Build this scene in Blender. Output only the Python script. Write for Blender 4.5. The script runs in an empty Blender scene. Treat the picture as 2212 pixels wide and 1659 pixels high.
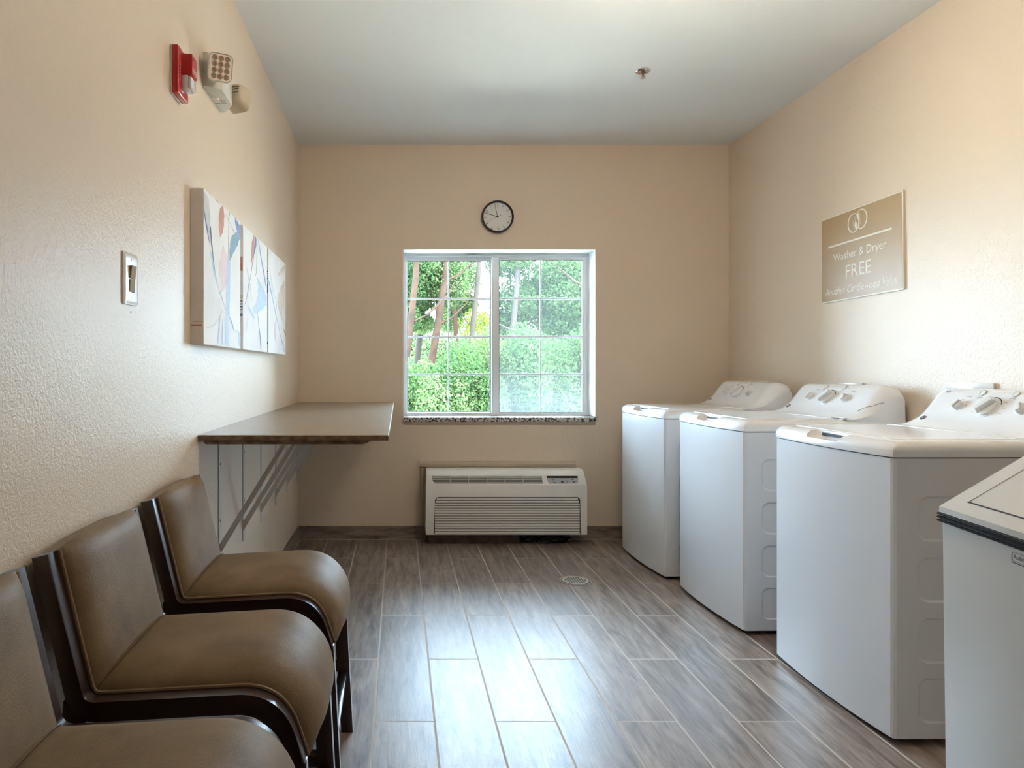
import bpy, bmesh, math, random
from mathutils import Vector, Matrix
from mathutils.geometry import tessellate_polygon
random.seed(7)
PI = math.pi
SC = bpy.context.scene
COL = SC.collection

# ------------------------------------------------------------------ camera, world, light, exposure
F, VX, VY, CH = 1530.0, 862.0, 798.0, 1.18      # focal length px, principal point, eye height
XL, XR, YB, YF, ZC = -0.70, 2.29, 4.92, -2.2, 2.74
cam = bpy.data.cameras.new('camera'); camo = bpy.data.objects.new('camera', cam); COL.objects.link(camo)
camo.location = (0, 0, CH); camo.rotation_euler = (PI/2, 0, 0)
cam.sensor_width = 36; cam.lens = F/2212*36
cam.shift_x = (1106-VX)/2212; cam.shift_y = -(829.5-VY)/2212
cam.clip_start = 0.02; cam.clip_end = 300
SC.camera = camo
SC.view_settings.view_transform = 'Standard'; SC.view_settings.look = 'None'
SC.view_settings.gamma = 1; SC.view_settings.use_curve_mapping = False
SC.view_settings.exposure = 1.08

w = bpy.data.worlds.new('sky'); SC.world = w; w.use_nodes = True
nt = w.node_tree; bg = nt.nodes['Background']
bg.inputs[0].default_value = (0.56, 0.77, 1.0, 1); bg.inputs[1].default_value = 23

sun = bpy.data.lights.new('sun', 'SUN'); sun.energy = 27; sun.angle = math.radians(3); sun.color = (1, .96, .88)
suno = bpy.data.objects.new('sun', sun); COL.objects.link(suno)
suno.rotation_euler = (math.radians(24), math.radians(10), 0)
por = bpy.data.lights.new('window_portal', 'AREA'); por.shape = 'RECTANGLE'; por.size = 1.34; por.size_y = 1.16
por.cycles.is_portal = True
poro = bpy.data.objects.new('window_portal', por); COL.objects.link(poro)
poro.location = (0.70, 5.30, 1.43); poro.rotation_euler = (-PI/2, 0, 0)

LAMP = 54.0      # radiance of the two lamp globes overhead (behind the camera)

# ------------------------------------------------------------------ helpers
def srgb(r, g, b):
    f = lambda c: (c/255/12.92) if c/255 <= .04045 else ((c/255+.055)/1.055)**2.4
    return (f(r), f(g), f(b), 1)

def mat(name, col, rough=.5, metal=0, spec=.5, coat=0, bump=None, vary=None, emit=None):
    m = bpy.data.materials.new(name); m.use_nodes = True
    n = m.node_tree.nodes; l = m.node_tree.links; p = n['Principled BSDF']
    p.inputs['Base Color'].default_value = col
    p.inputs['Roughness'].default_value = rough; p.inputs['Metallic'].default_value = metal
    p.inputs['Specular IOR Level'].default_value = spec
    p.inputs['Coat Weight'].default_value = coat; p.inputs['Coat Roughness'].default_value = .12
    tc = n.new('ShaderNodeTexCoord')
    if bump:
        sc, st, det = bump
        t = n.new('ShaderNodeTexNoise'); t.inputs['Scale'].default_value = sc; t.inputs['Detail'].default_value = det
        l.new(tc.outputs['Object'], t.inputs['Vector'])
        b = n.new('ShaderNodeBump'); b.inputs['Strength'].default_value = st; b.inputs['Distance'].default_value = .004
        l.new(t.outputs['Fac'], b.inputs['Height']); l.new(b.outputs['Normal'], p.inputs['Normal'])
    if vary:
        sc, c2, lo, hi = vary
        t = n.new('ShaderNodeTexNoise'); t.inputs['Scale'].default_value = sc; t.inputs['Detail'].default_value = 5
        l.new(tc.outputs['Object'], t.inputs['Vector'])
        r = n.new('ShaderNodeMapRange'); r.inputs[1].default_value = lo; r.inputs[2].default_value = hi
        l.new(t.outputs['Fac'], r.inputs[0])
        x = n.new('ShaderNodeMix'); x.data_type = 'RGBA'
        x.inputs[6].default_value = col; x.inputs[7].default_value = c2
        l.new(r.outputs[0], x.inputs[0]); l.new(x.outputs[2], p.inputs['Base Color'])
    if emit:
        p.inputs['Emission Color'].default_value = emit[0]; p.inputs['Emission Strength'].default_value = emit[1]
    return m

def obj(name, bm, m, parent=None, smooth=35, recalc=True):
    if recalc: bmesh.ops.recalc_face_normals(bm, faces=bm.faces[:])
    me = bpy.data.meshes.new(name); bm.to_mesh(me); bm.free()
    for mm in (m if isinstance(m, (list, tuple)) else [m]): me.materials.append(mm)
    if smooth is not None:
        for p in me.polygons: p.use_smooth = True
        me.set_sharp_from_angle(angle=math.radians(smooth))
    o = bpy.data.objects.new(name, me); COL.objects.link(o)
    if parent is not None: o.parent = parent
    return o

def tag(o, label=None, cat=None, group=None, kind=None):
    if label: o['label'] = label
    if cat: o['category'] = cat
    if group: o['group'] = group
    if kind: o['kind'] = kind
    return o

def thing(name, label, cat, loc=(0, 0, 0), rz=0, group=None, M=None):
    o = bpy.data.objects.new(name, None); COL.objects.link(o); o.empty_display_size = .05
    if M is not None: o.matrix_world = M
    else: o.location = loc; o.rotation_euler = (0, 0, rz)
    return tag(o, label, cat, group)

def copy_tree(o, parent=None):
    c = o.copy(); COL.objects.link(c)
    if parent is not None: c.parent = parent
    for ch in [q for q in bpy.data.objects if q.parent == o]: copy_tree(ch, c)
    return c

def frame(X, Y, Z, loc):
    return Matrix(((X[0], Y[0], Z[0], loc[0]), (X[1], Y[1], Z[1], loc[1]), (X[2], Y[2], Z[2], loc[2]), (0, 0, 0, 1)))
def on_left(y, z):  return frame((0,1,0), (0,0,1), (1,0,0), (XL, y, z))
def on_right(y, z): return frame((0,-1,0), (0,0,1), (-1,0,0), (XR, y, z))
def on_back(x, z):  return frame((1,0,0), (0,0,1), (0,-1,0), (x, YB, z))
def at(px, py, D): return Vector(((px-VX)/F*D, D, CH-(py-VY)/F*D))

def box(bm, x0, x1, y0, y1, z0, z1, bev=0, seg=2, M=None, mi=0):
    v = [bm.verts.new((x, y, z)) for x in (x0, x1) for y in (y0, y1) for z in (z0, z1)]
    fs = [bm.faces.new([v[i] for i in q]) for q in ((0,1,3,2),(4,6,7,5),(0,4,5,1),(2,3,7,6),(0,2,6,4),(1,5,7,3))]
    for f in fs: f.material_index = mi
    g = v
    if bev > 0:
        es = list({e for f in fs for e in f.edges})
        r = bmesh.ops.bevel(bm, geom=es, offset=bev, segments=seg, profile=.5, affect='EDGES')
        g = list({x for f in r['faces'] for x in f.verts} | {x for x in v if x.is_valid})
    if M is not None: bmesh.ops.transform(bm, matrix=M, verts=g)
    return bm

def cyl(bm, r1, r2, z0, z1, seg=32, M=None, cx=0, cy=0, caps=True, mi=0):
    a = [bm.verts.new((cx+r1*math.cos(2*PI*i/seg), cy+r1*math.sin(2*PI*i/seg), z0)) for i in range(seg)]
    b = [bm.verts.new((cx+r2*math.cos(2*PI*i/seg), cy+r2*math.sin(2*PI*i/seg), z1)) for i in range(seg)]
    for i in range(seg):
        f = bm.faces.new((a[i], a[(i+1)%seg], b[(i+1)%seg], b[i])); f.material_index = mi
    if caps:
        bm.faces.new(a[::-1]).material_index = mi; bm.faces.new(b).material_index = mi
    if M is not None: bmesh.ops.transform(bm, matrix=M, verts=a+b)
    return bm

def lathe(bm, prof, seg=40, M=None, cx=0, cy=0, mi=0):
    rings = []
    for r, z in prof:
        rings.append([bm.verts.new((cx+max(r, 1e-5)*math.cos(2*PI*i/seg), cy+max(r, 1e-5)*math.sin(2*PI*i/seg), z)) for i in range(seg)])
    for a, b in zip(rings, rings[1:]):
        for i in range(seg):
            f = bm.faces.new((a[i], a[(i+1)%seg], b[(i+1)%seg], b[i])); f.material_index = mi
    if M is not None: bmesh.ops.transform(bm, matrix=M, verts=[v for r in rings for v in r])
    return bm

def tube(bm, pts, r, seg=8, mi=0, rad=None):
    pts = [Vector(p) for p in pts]; rings = []
    up = Vector((0, 0, 1))
    for i, p in enumerate(pts):
        t = (pts[min(i+1, len(pts)-1)] - pts[max(i-1, 0)]).normalized()
        a = t.cross(up)
        if a.length < .05: a = t.cross(Vector((1, 0, 0)))
        a.normalize(); b = t.cross(a)
        rr = rad[i] if rad else r
        rings.append([bm.verts.new(p + a*rr*math.cos(2*PI*k/seg) + b*rr*math.sin(2*PI*k/seg)) for k in range(seg)])
    for A, B in zip(rings, rings[1:]):
        for k in range(seg):
            bm.faces.new((A[k], A[(k+1)%seg], B[(k+1)%seg], B[k])).material_index = mi
    bm.faces.new(rings[0][::-1]).material_index = mi; bm.faces.new(rings[-1]).material_index = mi
    return bm

def loops(bm, ls, cap=True, mi=0):
    R = [[bm.verts.new(p) for p in l] for l in ls]
    n = len(R[0])
    for a, b in zip(R, R[1:]):
        for i in range(n): bm.faces.new((a[i], a[(i+1)%n], b[(i+1)%n], b[i])).material_index = mi
    if cap:
        for r in (R[0][::-1], R[-1]):
            if n > 4:
                for t in tessellate_polygon([[v.co for v in r]]):
                    try: bm.faces.new([r[k] for k in t]).material_index = mi
                    except ValueError: pass
            else: bm.faces.new(r).material_index = mi
    return R

def prism(bm, poly, h0, h1, axis='z', bev=0, mi=0, M=None):
    f3 = {'z': lambda a, b, h: (a, b, h), 'y': lambda a, b, h: (a, h, b), 'x': lambda a, b, h: (h, a, b)}[axis]
    A = [bm.verts.new(f3(a, b, h0)) for a, b in poly]; B = [bm.verts.new(f3(a, b, h1)) for a, b in poly]
    n = len(poly); fs = [bm.faces.new(A[::-1]), bm.faces.new(B)]
    for i in range(n): fs.append(bm.faces.new((A[i], A[(i+1)%n], B[(i+1)%n], B[i])))
    for f in fs: f.material_index = mi
    g = A+B
    if bev:
        es = list(fs[0].edges)+list(fs[1].edges)
        r = bmesh.ops.bevel(bm, geom=es, offset=bev, segments=2, profile=.5, affect='EDGES')
        g = list({x for f in r['faces'] for x in f.verts} | {x for x in g if x.is_valid})
    if M is not None: bmesh.ops.transform(bm, matrix=M, verts=g)
    return bm

def rrect(cx, cy, w, h, r, n=6):
    out = []
    for sx, sy, a0 in ((1,1,0), (-1,1,90), (-1,-1,180), (1,-1,270)):
        for k in range(n+1):
            a = math.radians(a0+90*k/n)
            out.append((cx+sx*(w/2-r)+r*math.cos(a), cy+sy*(h/2-r)+r*math.sin(a)))
    return out

def holes_face(bm, outer, inners, f3, mi=0):
    """flat face with holes; returns nothing"""
    pl = [[Vector((a, b, 0)) for a, b in outer]] + [[Vector((a, b, 0)) for a, b in i] for i in inners]
    flat = [p for l in pl for p in l]
    vs = [bm.verts.new(f3(p.x, p.y)) for p in flat]
    for t in tessellate_polygon(pl):
        try: bm.faces.new([vs[k] for k in t]).material_index = mi
        except ValueError: pass

def text_bm(bm, body, x, y, w=None, h=None, z=0.0, M=None, shear=0, align='L', rot=0, thick=.0003, bold=0, mi=0):
    """letters laid in the local xy plane at x, y (baseline left), stretched to width w and cap height h"""
    cu = bpy.data.curves.new('t', 'FONT'); cu.body = body; cu.size = 1; cu.shear = shear; cu.offset = bold
    cu.resolution_u = 3
    o = bpy.data.objects.new('t', cu); COL.objects.link(o)
    dg = bpy.context.evaluated_depsgraph_get()
    me = bpy.data.meshes.new_from_object(o.evaluated_get(dg))
    bpy.data.objects.remove(o); bpy.data.curves.remove(cu)
    if not me.vertices: return
    xs = [v.co.x for v in me.vertices]
    x0, x1 = min(xs), max(xs)
    sy = h/0.70 if h else None
    sx = w/(x1-x0) if w else sy*.92
    if sy is None: sy = sx
    W = (x1-x0)*sx
    ox = {'L': 0, 'C': -W/2, 'R': -W}[align]
    T = Matrix.Translation((x, y, z)) @ Matrix.Rotation(rot, 4, 'Z') @ Matrix.Translation((ox, 0, 0)) @ Matrix.Diagonal((sx, sy, 1, 1)) @ Matrix.Translation((-x0, 0, 0))
    if M is not None: T = M @ T
    me.transform(T)
    n0 = len(bm.faces); bm.from_mesh(me); bpy.data.meshes.remove(me)
    bm.faces.ensure_lookup_table()
    for f in bm.faces[n0:]: f.material_index = mi

def NB(): return bmesh.new()

# ------------------------------------------------------------------ materials
WALL = srgb(226, 208, 186)
def wall_material():
    m = mat('beige_wall_paint', WALL, rough=.42, spec=.5)
    n = m.node_tree.nodes; l = m.node_tree.links; p = n['Principled BSDF']; tc = n['Texture Coordinate']
    t = n.new('ShaderNodeTexNoise'); t.inputs['Scale'].default_value = 85; t.inputs['Detail'].default_value = 2.5
    t.inputs['Distortion'].default_value = .8
    t2 = n.new('ShaderNodeTexNoise'); t2.inputs['Scale'].default_value = 240; t2.inputs['Detail'].default_value = 1
    l.new(tc.outputs['Object'], t.inputs['Vector']); l.new(tc.outputs['Object'], t2.inputs['Vector'])
    a = n.new('ShaderNodeMath'); a.operation = 'MULTIPLY_ADD'; a.inputs[1].default_value = .35
    l.new(t2.outputs['Fac'], a.inputs[0]); l.new(t.outputs['Fac'], a.inputs[2])
    b = n.new('ShaderNodeBump'); b.inputs['Strength'].default_value = .42; b.inputs['Distance'].default_value = .0035
    l.new(a.outputs[0], b.inputs['Height']); l.new(b.outputs['Normal'], p.inputs['Normal'])
    return m
M_wall = wall_material()
M_ceil = mat('white_textured_ceiling', srgb(232, 234, 232), rough=.8, bump=(150, .35, 2))
M_reveal = mat('white_reveal_paint', srgb(238, 238, 236), rough=.5)
M_trimpaint = mat('beige_trim_paint', srgb(190, 174, 152), rough=.5)
M_vinyl = mat('white_vinyl', srgb(232, 234, 236), rough=.35)
M_dark = mat('dark_rubber', srgb(28, 28, 30), rough=.6)
M_black = mat('black_print', srgb(62, 62, 66), rough=.6)
M_enamel = mat('white_enamel', srgb(228, 230, 233), rough=.26, coat=.35)
M_plastic = mat('white_gloss_plastic', srgb(236, 236, 236), rough=.2, coat=.4)
M_knob = mat('light_grey_plastic', srgb(222, 222, 221), rough=.3)
M_chrome = mat('chrome', srgb(215, 215, 218), rough=.12, metal=1)
M_steel = mat('brushed_steel', srgb(190, 190, 190), rough=.3, metal=1)
M_frame = mat('dark_espresso_wood', srgb(52, 30, 24), rough=.3, coat=.25, vary=(14, srgb(38, 22, 18), .35, .7))
M_leather = mat('tan_leather', srgb(136, 114, 85), rough=.56, spec=.32, bump=(300, .18, 3), vary=(9, srgb(112, 91, 65), .35, .72))
M_piping = mat('tan_piping', srgb(126, 103, 75), rough=.45)
M_counter = mat('grey_brown_laminate', srgb(158, 142, 124), rough=.28, vary=(9, srgb(146, 130, 113), .35, .7))
M_counter_edge = mat('brown_wood_edge', srgb(132, 110, 90), rough=.5, vary=(30, srgb(98, 76, 58), .4, .65))
M_bracket = mat('painted_steel_bracket', srgb(205, 202, 196), rough=.45)
M_red = mat('red_plastic', srgb(190, 22, 26), rough=.3, coat=.2)
M_whiteprint = mat('white_print', srgb(240, 236, 230), rough=.5)
M_offwhite = mat('off_white_plastic', srgb(214, 211, 200), rough=.4)
M_beigeplastic = mat('beige_plastic', srgb(206, 192, 164), rough=.4)
M_almond = mat('almond_plastic', srgb(150, 128, 82), rough=.6, spec=.2)
M_clear = mat('clear_lens', srgb(235, 235, 238), rough=.12, coat=.5)
M_signtan = mat('tan_gold_sign', srgb(176, 146, 102), rough=.42, spec=.6)
M_signtext = mat('cream_lettering', srgb(232, 224, 204), rough=.45)
M_ptac = mat('cream_plastic', srgb(234, 230, 222), rough=.38)
M_ptacdark = mat('dark_recess', srgb(52, 48, 46), rough=.7)
M_canvas = mat('white_canvas', srgb(240, 238, 235), rough=.7, bump=(600, .1, 1), vary=(5, srgb(226, 226, 228), .45, .8))
M_bin = mat('white_powder_coat', srgb(216, 215, 211), rough=.35)
M_grout = mat('pale_grout', srgb(186, 176, 164), rough=.8)

def wood_tile(name, brick=True):
    m = bpy.data.materials.new(name); m.use_nodes = True
    n = m.node_tree.nodes; l = m.node_tree.links; p = n['Principled BSDF']
    tc = n.new('ShaderNodeTexCoord'); sx = n.new('ShaderNodeSeparateXYZ'); l.new(tc.outputs['Object'], sx.inputs[0])
    def math_(op, a, b=None, c=None):
        q = n.new('ShaderNodeMath'); q.operation = op
        for i, v in enumerate((a, b, c)):
            if v is None: continue
            if isinstance(v, (int, float)): q.inputs[i].default_value = v
            else: l.new(v, q.inputs[i])
        return q.outputs[0]
    if brick:
        U = math_('ADD', sx.outputs['Y'], 4.296); V = math_('ADD', sx.outputs['X'], .084+.2033*20)
        cb = n.new('ShaderNodeCombineXYZ'); l.new(U, cb.inputs[0]); l.new(V, cb.inputs[1])
        bt = n.new('ShaderNodeTexBrick'); l.new(cb.outputs[0], bt.inputs['Vector'])
        bt.inputs['Scale'].default_value = 1; bt.inputs['Mortar Size'].default_value = .0036
        bt.inputs['Mortar Smooth'].default_value = .1; bt.inputs['Bias'].default_value = 0
        bt.inputs['Brick Width'].default_value = 1.026; bt.inputs['Row Height'].default_value = .2033
        bt.offset = .5; bt.offset_frequency = 2; bt.squash = 1
        bt.inputs['Color1'].default_value = (0, 0, 0, 1); bt.inputs['Color2'].default_value = (1, 1, 1, 1)
        bt.inputs['Mortar'].default_value = (.5, .5, .5, 1)
        rnd = bt.outputs['Color']; mortar = bt.outputs['Fac']
    gx = math_('MULTIPLY', sx.outputs['X'], 15 if brick else 1.6)
    gy = math_('MULTIPLY', sx.outputs['Y'], 1.6)
    gz = math_('MULTIPLY', sx.outputs['Z'], 9)
    if brick: gz = math_('MULTIPLY', rnd, 23.0)
    cg = n.new('ShaderNodeCombineXYZ'); l.new(gx, cg.inputs[0]); l.new(gy, cg.inputs[1]); l.new(gz, cg.inputs[2])
    t = n.new('ShaderNodeTexNoise'); t.inputs['Scale'].default_value = 2.2; t.inputs['Detail'].default_value = 9
    t.inputs['Roughness'].default_value = .62; t.inputs['Distortion'].default_value = .7
    l.new(cg.outputs[0], t.inputs['Vector'])
    t2 = n.new('ShaderNodeTexNoise'); t2.inputs['Scale'].default_value = 11; t2.inputs['Detail'].default_value = 6
    t2.inputs['Distortion'].default_value = .6; l.new(cg.outputs[0], t2.inputs['Vector'])
    cr = n.new('ShaderNodeValToRGB'); e = cr.color_ramp.elements
    e[0].position = .30; e[0].color = srgb(86, 71, 62); e[1].position = .70; e[1].color = srgb(162, 145, 133)
    k = e.new(.43); k.color = srgb(118, 102, 92); k = e.new(.55); k.color = srgb(140, 124, 113)
    mx = math_('MULTIPLY_ADD', math_('SUBTRACT', t2.outputs['Fac'], .5), .28, t.outputs['Fac'])
    l.new(mx, cr.inputs[0]); colr = cr.outputs[0]
    if brick:
        hs = n.new('ShaderNodeHueSaturation')
        l.new(math_('MULTIPLY_ADD', rnd, .22, .88), hs.inputs['Value']); l.new(colr, hs.inputs['Color'])
        xm = n.new('ShaderNodeMix'); xm.data_type = 'RGBA'; l.new(mortar, xm.inputs[0])
        l.new(hs.outputs[0], xm.inputs[6]); xm.inputs[7].default_value = srgb(192, 178, 165); colr = xm.outputs[2]
        l.new(math_('MULTIPLY_ADD', mortar, .4, math_('MULTIPLY_ADD', t2.outputs['Fac'], .16, .30)), p.inputs['Roughness'])
        b = n.new('ShaderNodeBump'); b.inputs['Strength'].default_value = .5; b.inputs['Distance'].default_value = .002
        l.new(math_('SUBTRACT', math_('MULTIPLY', t2.outputs['Fac'], .25), mortar), b.inputs['Height'])
        l.new(b.outputs['Normal'], p.inputs['Normal'])
    else: p.inputs['Roughness'].default_value = .4
    l.new(colr, p.inputs['Base Color'])
    return m
M_floor = wood_tile('wood_look_floor_tile')
M_base = wood_tile('wood_look_base_tile', False)

def granite():
    m = mat('speckled_granite', srgb(200, 196, 188), rough=.3)
    n = m.node_tree.nodes; l = m.node_tree.links; p = n['Principled BSDF']; tc = n['Texture Coordinate']
    t = n.new('ShaderNodeTexNoise'); t.inputs['Scale'].default_value = 90; t.inputs['Detail'].default_value = 3
    l.new(tc.outputs['Object'], t.inputs['Vector'])
    r = n.new('ShaderNodeValToRGB'); e = r.color_ramp.elements
    e[0].position = .40; e[0].color = srgb(40, 38, 38); e[1].position = .52; e[1].color = srgb(214, 208, 198)
    k = e.new(.46); k.color = srgb(140, 132, 124)
    l.new(t.outputs['Fac'], r.inputs[0]); l.new(r.outputs[0], p.inputs['Base Color'])
    return m
M_granite = granite()

def glass(name, haze=0.0):
    m = bpy.data.materials.new(name); m.use_nodes = True
    n = m.node_tree.nodes; l = m.node_tree.links; n.remove(n['Principled BSDF']); out = n['Material Output']
    tr = n.new('ShaderNodeBsdfTransparent'); tr.inputs[0].default_value = (.96, .98, .97, 1)
    gl = n.new('ShaderNodeBsdfGlossy'); gl.inputs['Roughness'].default_value = .02; gl.inputs[0].default_value = (1, 1, 1, 1)
    mx = n.new('ShaderNodeMixShader'); fr = n.new('ShaderNodeFresnel'); fr.inputs[0].default_value = 1.5
    l.new(fr.outputs[0], mx.inputs[0]); l.new(tr.outputs[0], mx.inputs[1]); l.new(gl.outputs[0], mx.inputs[2])
    last = mx.outputs[0]
    if haze:
        tl = n.new('ShaderNodeBsdfTranslucent'); tl.inputs[0].default_value = (.95, .97, 1, 1)
        tc = n.new('ShaderNodeTexCoord'); sx = n.new('ShaderNodeSeparateXYZ'); l.new(tc.outputs['Object'], sx.inputs[0])
        t = n.new('ShaderNodeTexNoise'); t.inputs['Scale'].default_value = 7; t.inputs['Detail'].default_value = 9
        t.inputs['Roughness'].default_value = .7; t.inputs['Distortion'].default_value = 1.5
        l.new(tc.outputs['Object'], t.inputs['Vector'])
        # haze is thicker near the bottom of the pane
        z = n.new('ShaderNodeMapRange'); z.inputs[1].default_value = 1.22; z.inputs[2].default_value = .92
        z.inputs[3].default_value = 0; z.inputs[4].default_value = 1
        q = n.new('ShaderNodeMath'); q.operation = 'MULTIPLY_ADD'; q.inputs[1].default_value = .30; q.inputs[2].default_value = -.15
        l.new(t.outputs['Fac'], q.inputs[0])
        z2 = n.new('ShaderNodeMath'); z2.operation = 'ADD'; l.new(sx.outputs['Z'], z2.inputs[0]); l.new(q.outputs[0], z2.inputs[1])
        l.new(z2.outputs[0], z.inputs[0])
        a = n.new('ShaderNodeMath'); a.operation = 'MULTIPLY_ADD'; a.inputs[1].default_value = haze*1.5; a.inputs[2].default_value = haze
        l.new(z.outputs[0], a.inputs[0])
        m2 = n.new('ShaderNodeMixShader'); l.new(a.outputs[0], m2.inputs[0]); l.new(last, m2.inputs[1]); l.new(tl.outputs[0], m2.inputs[2])
        last = m2.outputs[0]
    l.new(last, out.inputs['Surface'])
    return m
def muntin_mat():
    m = mat('white_muntin', srgb(236, 238, 240), rough=.4)
    n = m.node_tree.nodes; l = m.node_tree.links; tl = n.new('ShaderNodeBsdfTranslucent'); tl.inputs[0].default_value = srgb(236, 238, 240)
    mx = n.new('ShaderNodeMixShader'); mx.inputs[0].default_value = .12
    l.new(n['Principled BSDF'].outputs[0], mx.inputs[1]); l.new(tl.outputs[0], mx.inputs[2]); l.new(mx.outputs[0], n['Material Output'].inputs['Surface'])
    return m
M_muntin = muntin_mat()
M_glass = glass('clear_window_glass'); M_haze = glass('hazy_window_glass', .008)

def leaf_mat(name, c1, c2):
    m = bpy.data.materials.new(name); m.use_nodes = True
    n = m.node_tree.nodes; l = m.node_tree.links; p = n['Principled BSDF']; out = n['Material Output']
    g = n.new('ShaderNodeNewGeometry'); x = n.new('ShaderNodeMix'); x.data_type = 'RGBA'
    x.inputs[6].default_value = c1; x.inputs[7].default_value = c2; l.new(g.outputs['Random Per Island'], x.inputs[0])
    l.new(x.outputs[2], p.inputs['Base Color']); p.inputs['Roughness'].default_value = .8; p.inputs['Specular IOR Level'].default_value = .08
    tl = n.new('ShaderNodeBsdfTranslucent'); l.new(x.outputs[2], tl.inputs[0])
    mx = n.new('ShaderNodeMixShader'); mx.inputs[0].default_value = .45
    l.new(p.outputs[0], mx.inputs[1]); l.new(tl.outputs[0], mx.inputs[2]); l.new(mx.outputs[0], out.inputs['Surface'])
    return m
M_leaf = [leaf_mat('green_leaves', srgb(48, 68, 42), srgb(84, 98, 60)),
          leaf_mat('yellow_green_leaves', srgb(66, 82, 26), srgb(96, 104, 42)),
          leaf_mat('deep_green_leaves', srgb(36, 58, 34), srgb(64, 84, 48))]
M_bark = mat('brown_bark', srgb(48, 35, 27), rough=.95, spec=.1, bump=(20, 1, 5), vary=(6, srgb(36, 27, 22), .4, .65))
M_barkpale = mat('pale_bark', srgb(46, 41, 36), rough=.95, spec=.1, bump=(20, 1, 5), vary=(6, srgb(44, 40, 36), .4, .65))
M_bounce_ground = mat('pale_bounce_ground', srgb(220, 214, 202), rough=.9, vary=(2, srgb(196, 192, 176), .35, .7))  # unseen ground, made pale to bounce sunlight up onto the ceiling

# ------------------------------------------------------------------ room shell
def struct(name, bm, m, parent=None, smooth=None):
    o = obj(name, bm, m, parent, smooth)
    if parent is None: o['kind'] = 'structure'
    return o
TH = .30
bm = NB(); box(bm, XL-TH, XR+TH, YF-TH, YB+TH, -.15, 0); struct('floor', bm, M_floor)
bm = NB(); box(bm, XL-TH, XR+TH, YF-TH, YB+TH, ZC, ZC+.2); struct('ceiling', bm, M_ceil)
bm = NB(); box(bm, XL-TH, XL, YF-TH, YB+TH, 0, ZC); struct('wall_left', bm, M_wall)
bm = NB(); box(bm, XR, XR+TH, YF-TH, YB+TH, 0, ZC); struct('wall_right', bm, M_wall)
bm = NB(); box(bm, XL, XR, YF-TH, YF, 0, ZC); struct('wall_front', bm, M_wall)
# back wall with the window opening
WX0, WX1, WZ0, WZ1 = .026, 1.368, .852, 2.017
bm = NB()
box(bm, XL, WX0, YB, YB+TH, 0, ZC); box(bm, WX1, XR, YB, YB+TH, 0, ZC)
box(bm, WX0, WX1, YB, YB+TH, 0, WZ0-.03); box(bm, WX0, WX1, YB, YB+TH, WZ1, ZC)
struct('wall_back', bm, M_wall)
# plaster reveal lining the opening
bm = NB(); e = .006
box(bm, WX0, WX0+e, YB-.001, YB+TH, WZ0, WZ1); box(bm, WX1-e, WX1, YB-.001, YB+TH, WZ0, WZ1)
box(bm, WX0, WX1, YB-.001, YB+TH, WZ1-e, WZ1)
struct('trim_1', bm, M_reveal)
# window sill: granite slab and moulding below
bm = NB(); box(bm, WX0+.002, WX1+.006, YB-.016, YB+.24, WZ0-.036, WZ0-.004, bev=.004)
sill = struct('trim_2', bm, M_granite, smooth=35)
bm = NB()
prism(bm, [(YB-.012, WZ0-.037), (YB, WZ0-.037), (YB, WZ0-.058), (YB-.004, WZ0-.056), (YB-.010, WZ0-.046)], WX0+.012, WX1-.006, 'x')
struct('trim_3', bm, M_trimpaint)
# baseboards of wood-look tile
def baseboard(name, segs):
    bm = NB()
    for s in segs: box(bm, *s, bev=.0015, seg=1)
    return struct(name, bm, M_base)
BH = .094
baseboard('baseboard_back', [(XL+.012, .12, YB-.012, YB, .004, BH), (.122, .60, YB-.012, YB, .004, BH), (.602, 1.3, YB-.012, YB, .004, BH), (1.303, XR-.012, YB-.012, YB, .004, BH)])
baseboard('baseboard_left', [(XL, XL+.012, y, min(y+.61, YB), .004, BH) for y in [YB-.61*k for k in range(1, 12)]])
baseboard('baseboard_right', [(XR-.012, XR, y, min(y+.61, YB), .004, BH) for y in [YB-.61*k for k in range(1, 12)]])
bm = NB(); box(bm, XL+.012, XR-.012, YB-.0155, YB-.0115, 0, .005); box(bm, XL+.0115, XL+.0155, YF, YB-.012, 0, .005)
struct('trim_4', bm, M_grout)

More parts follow.
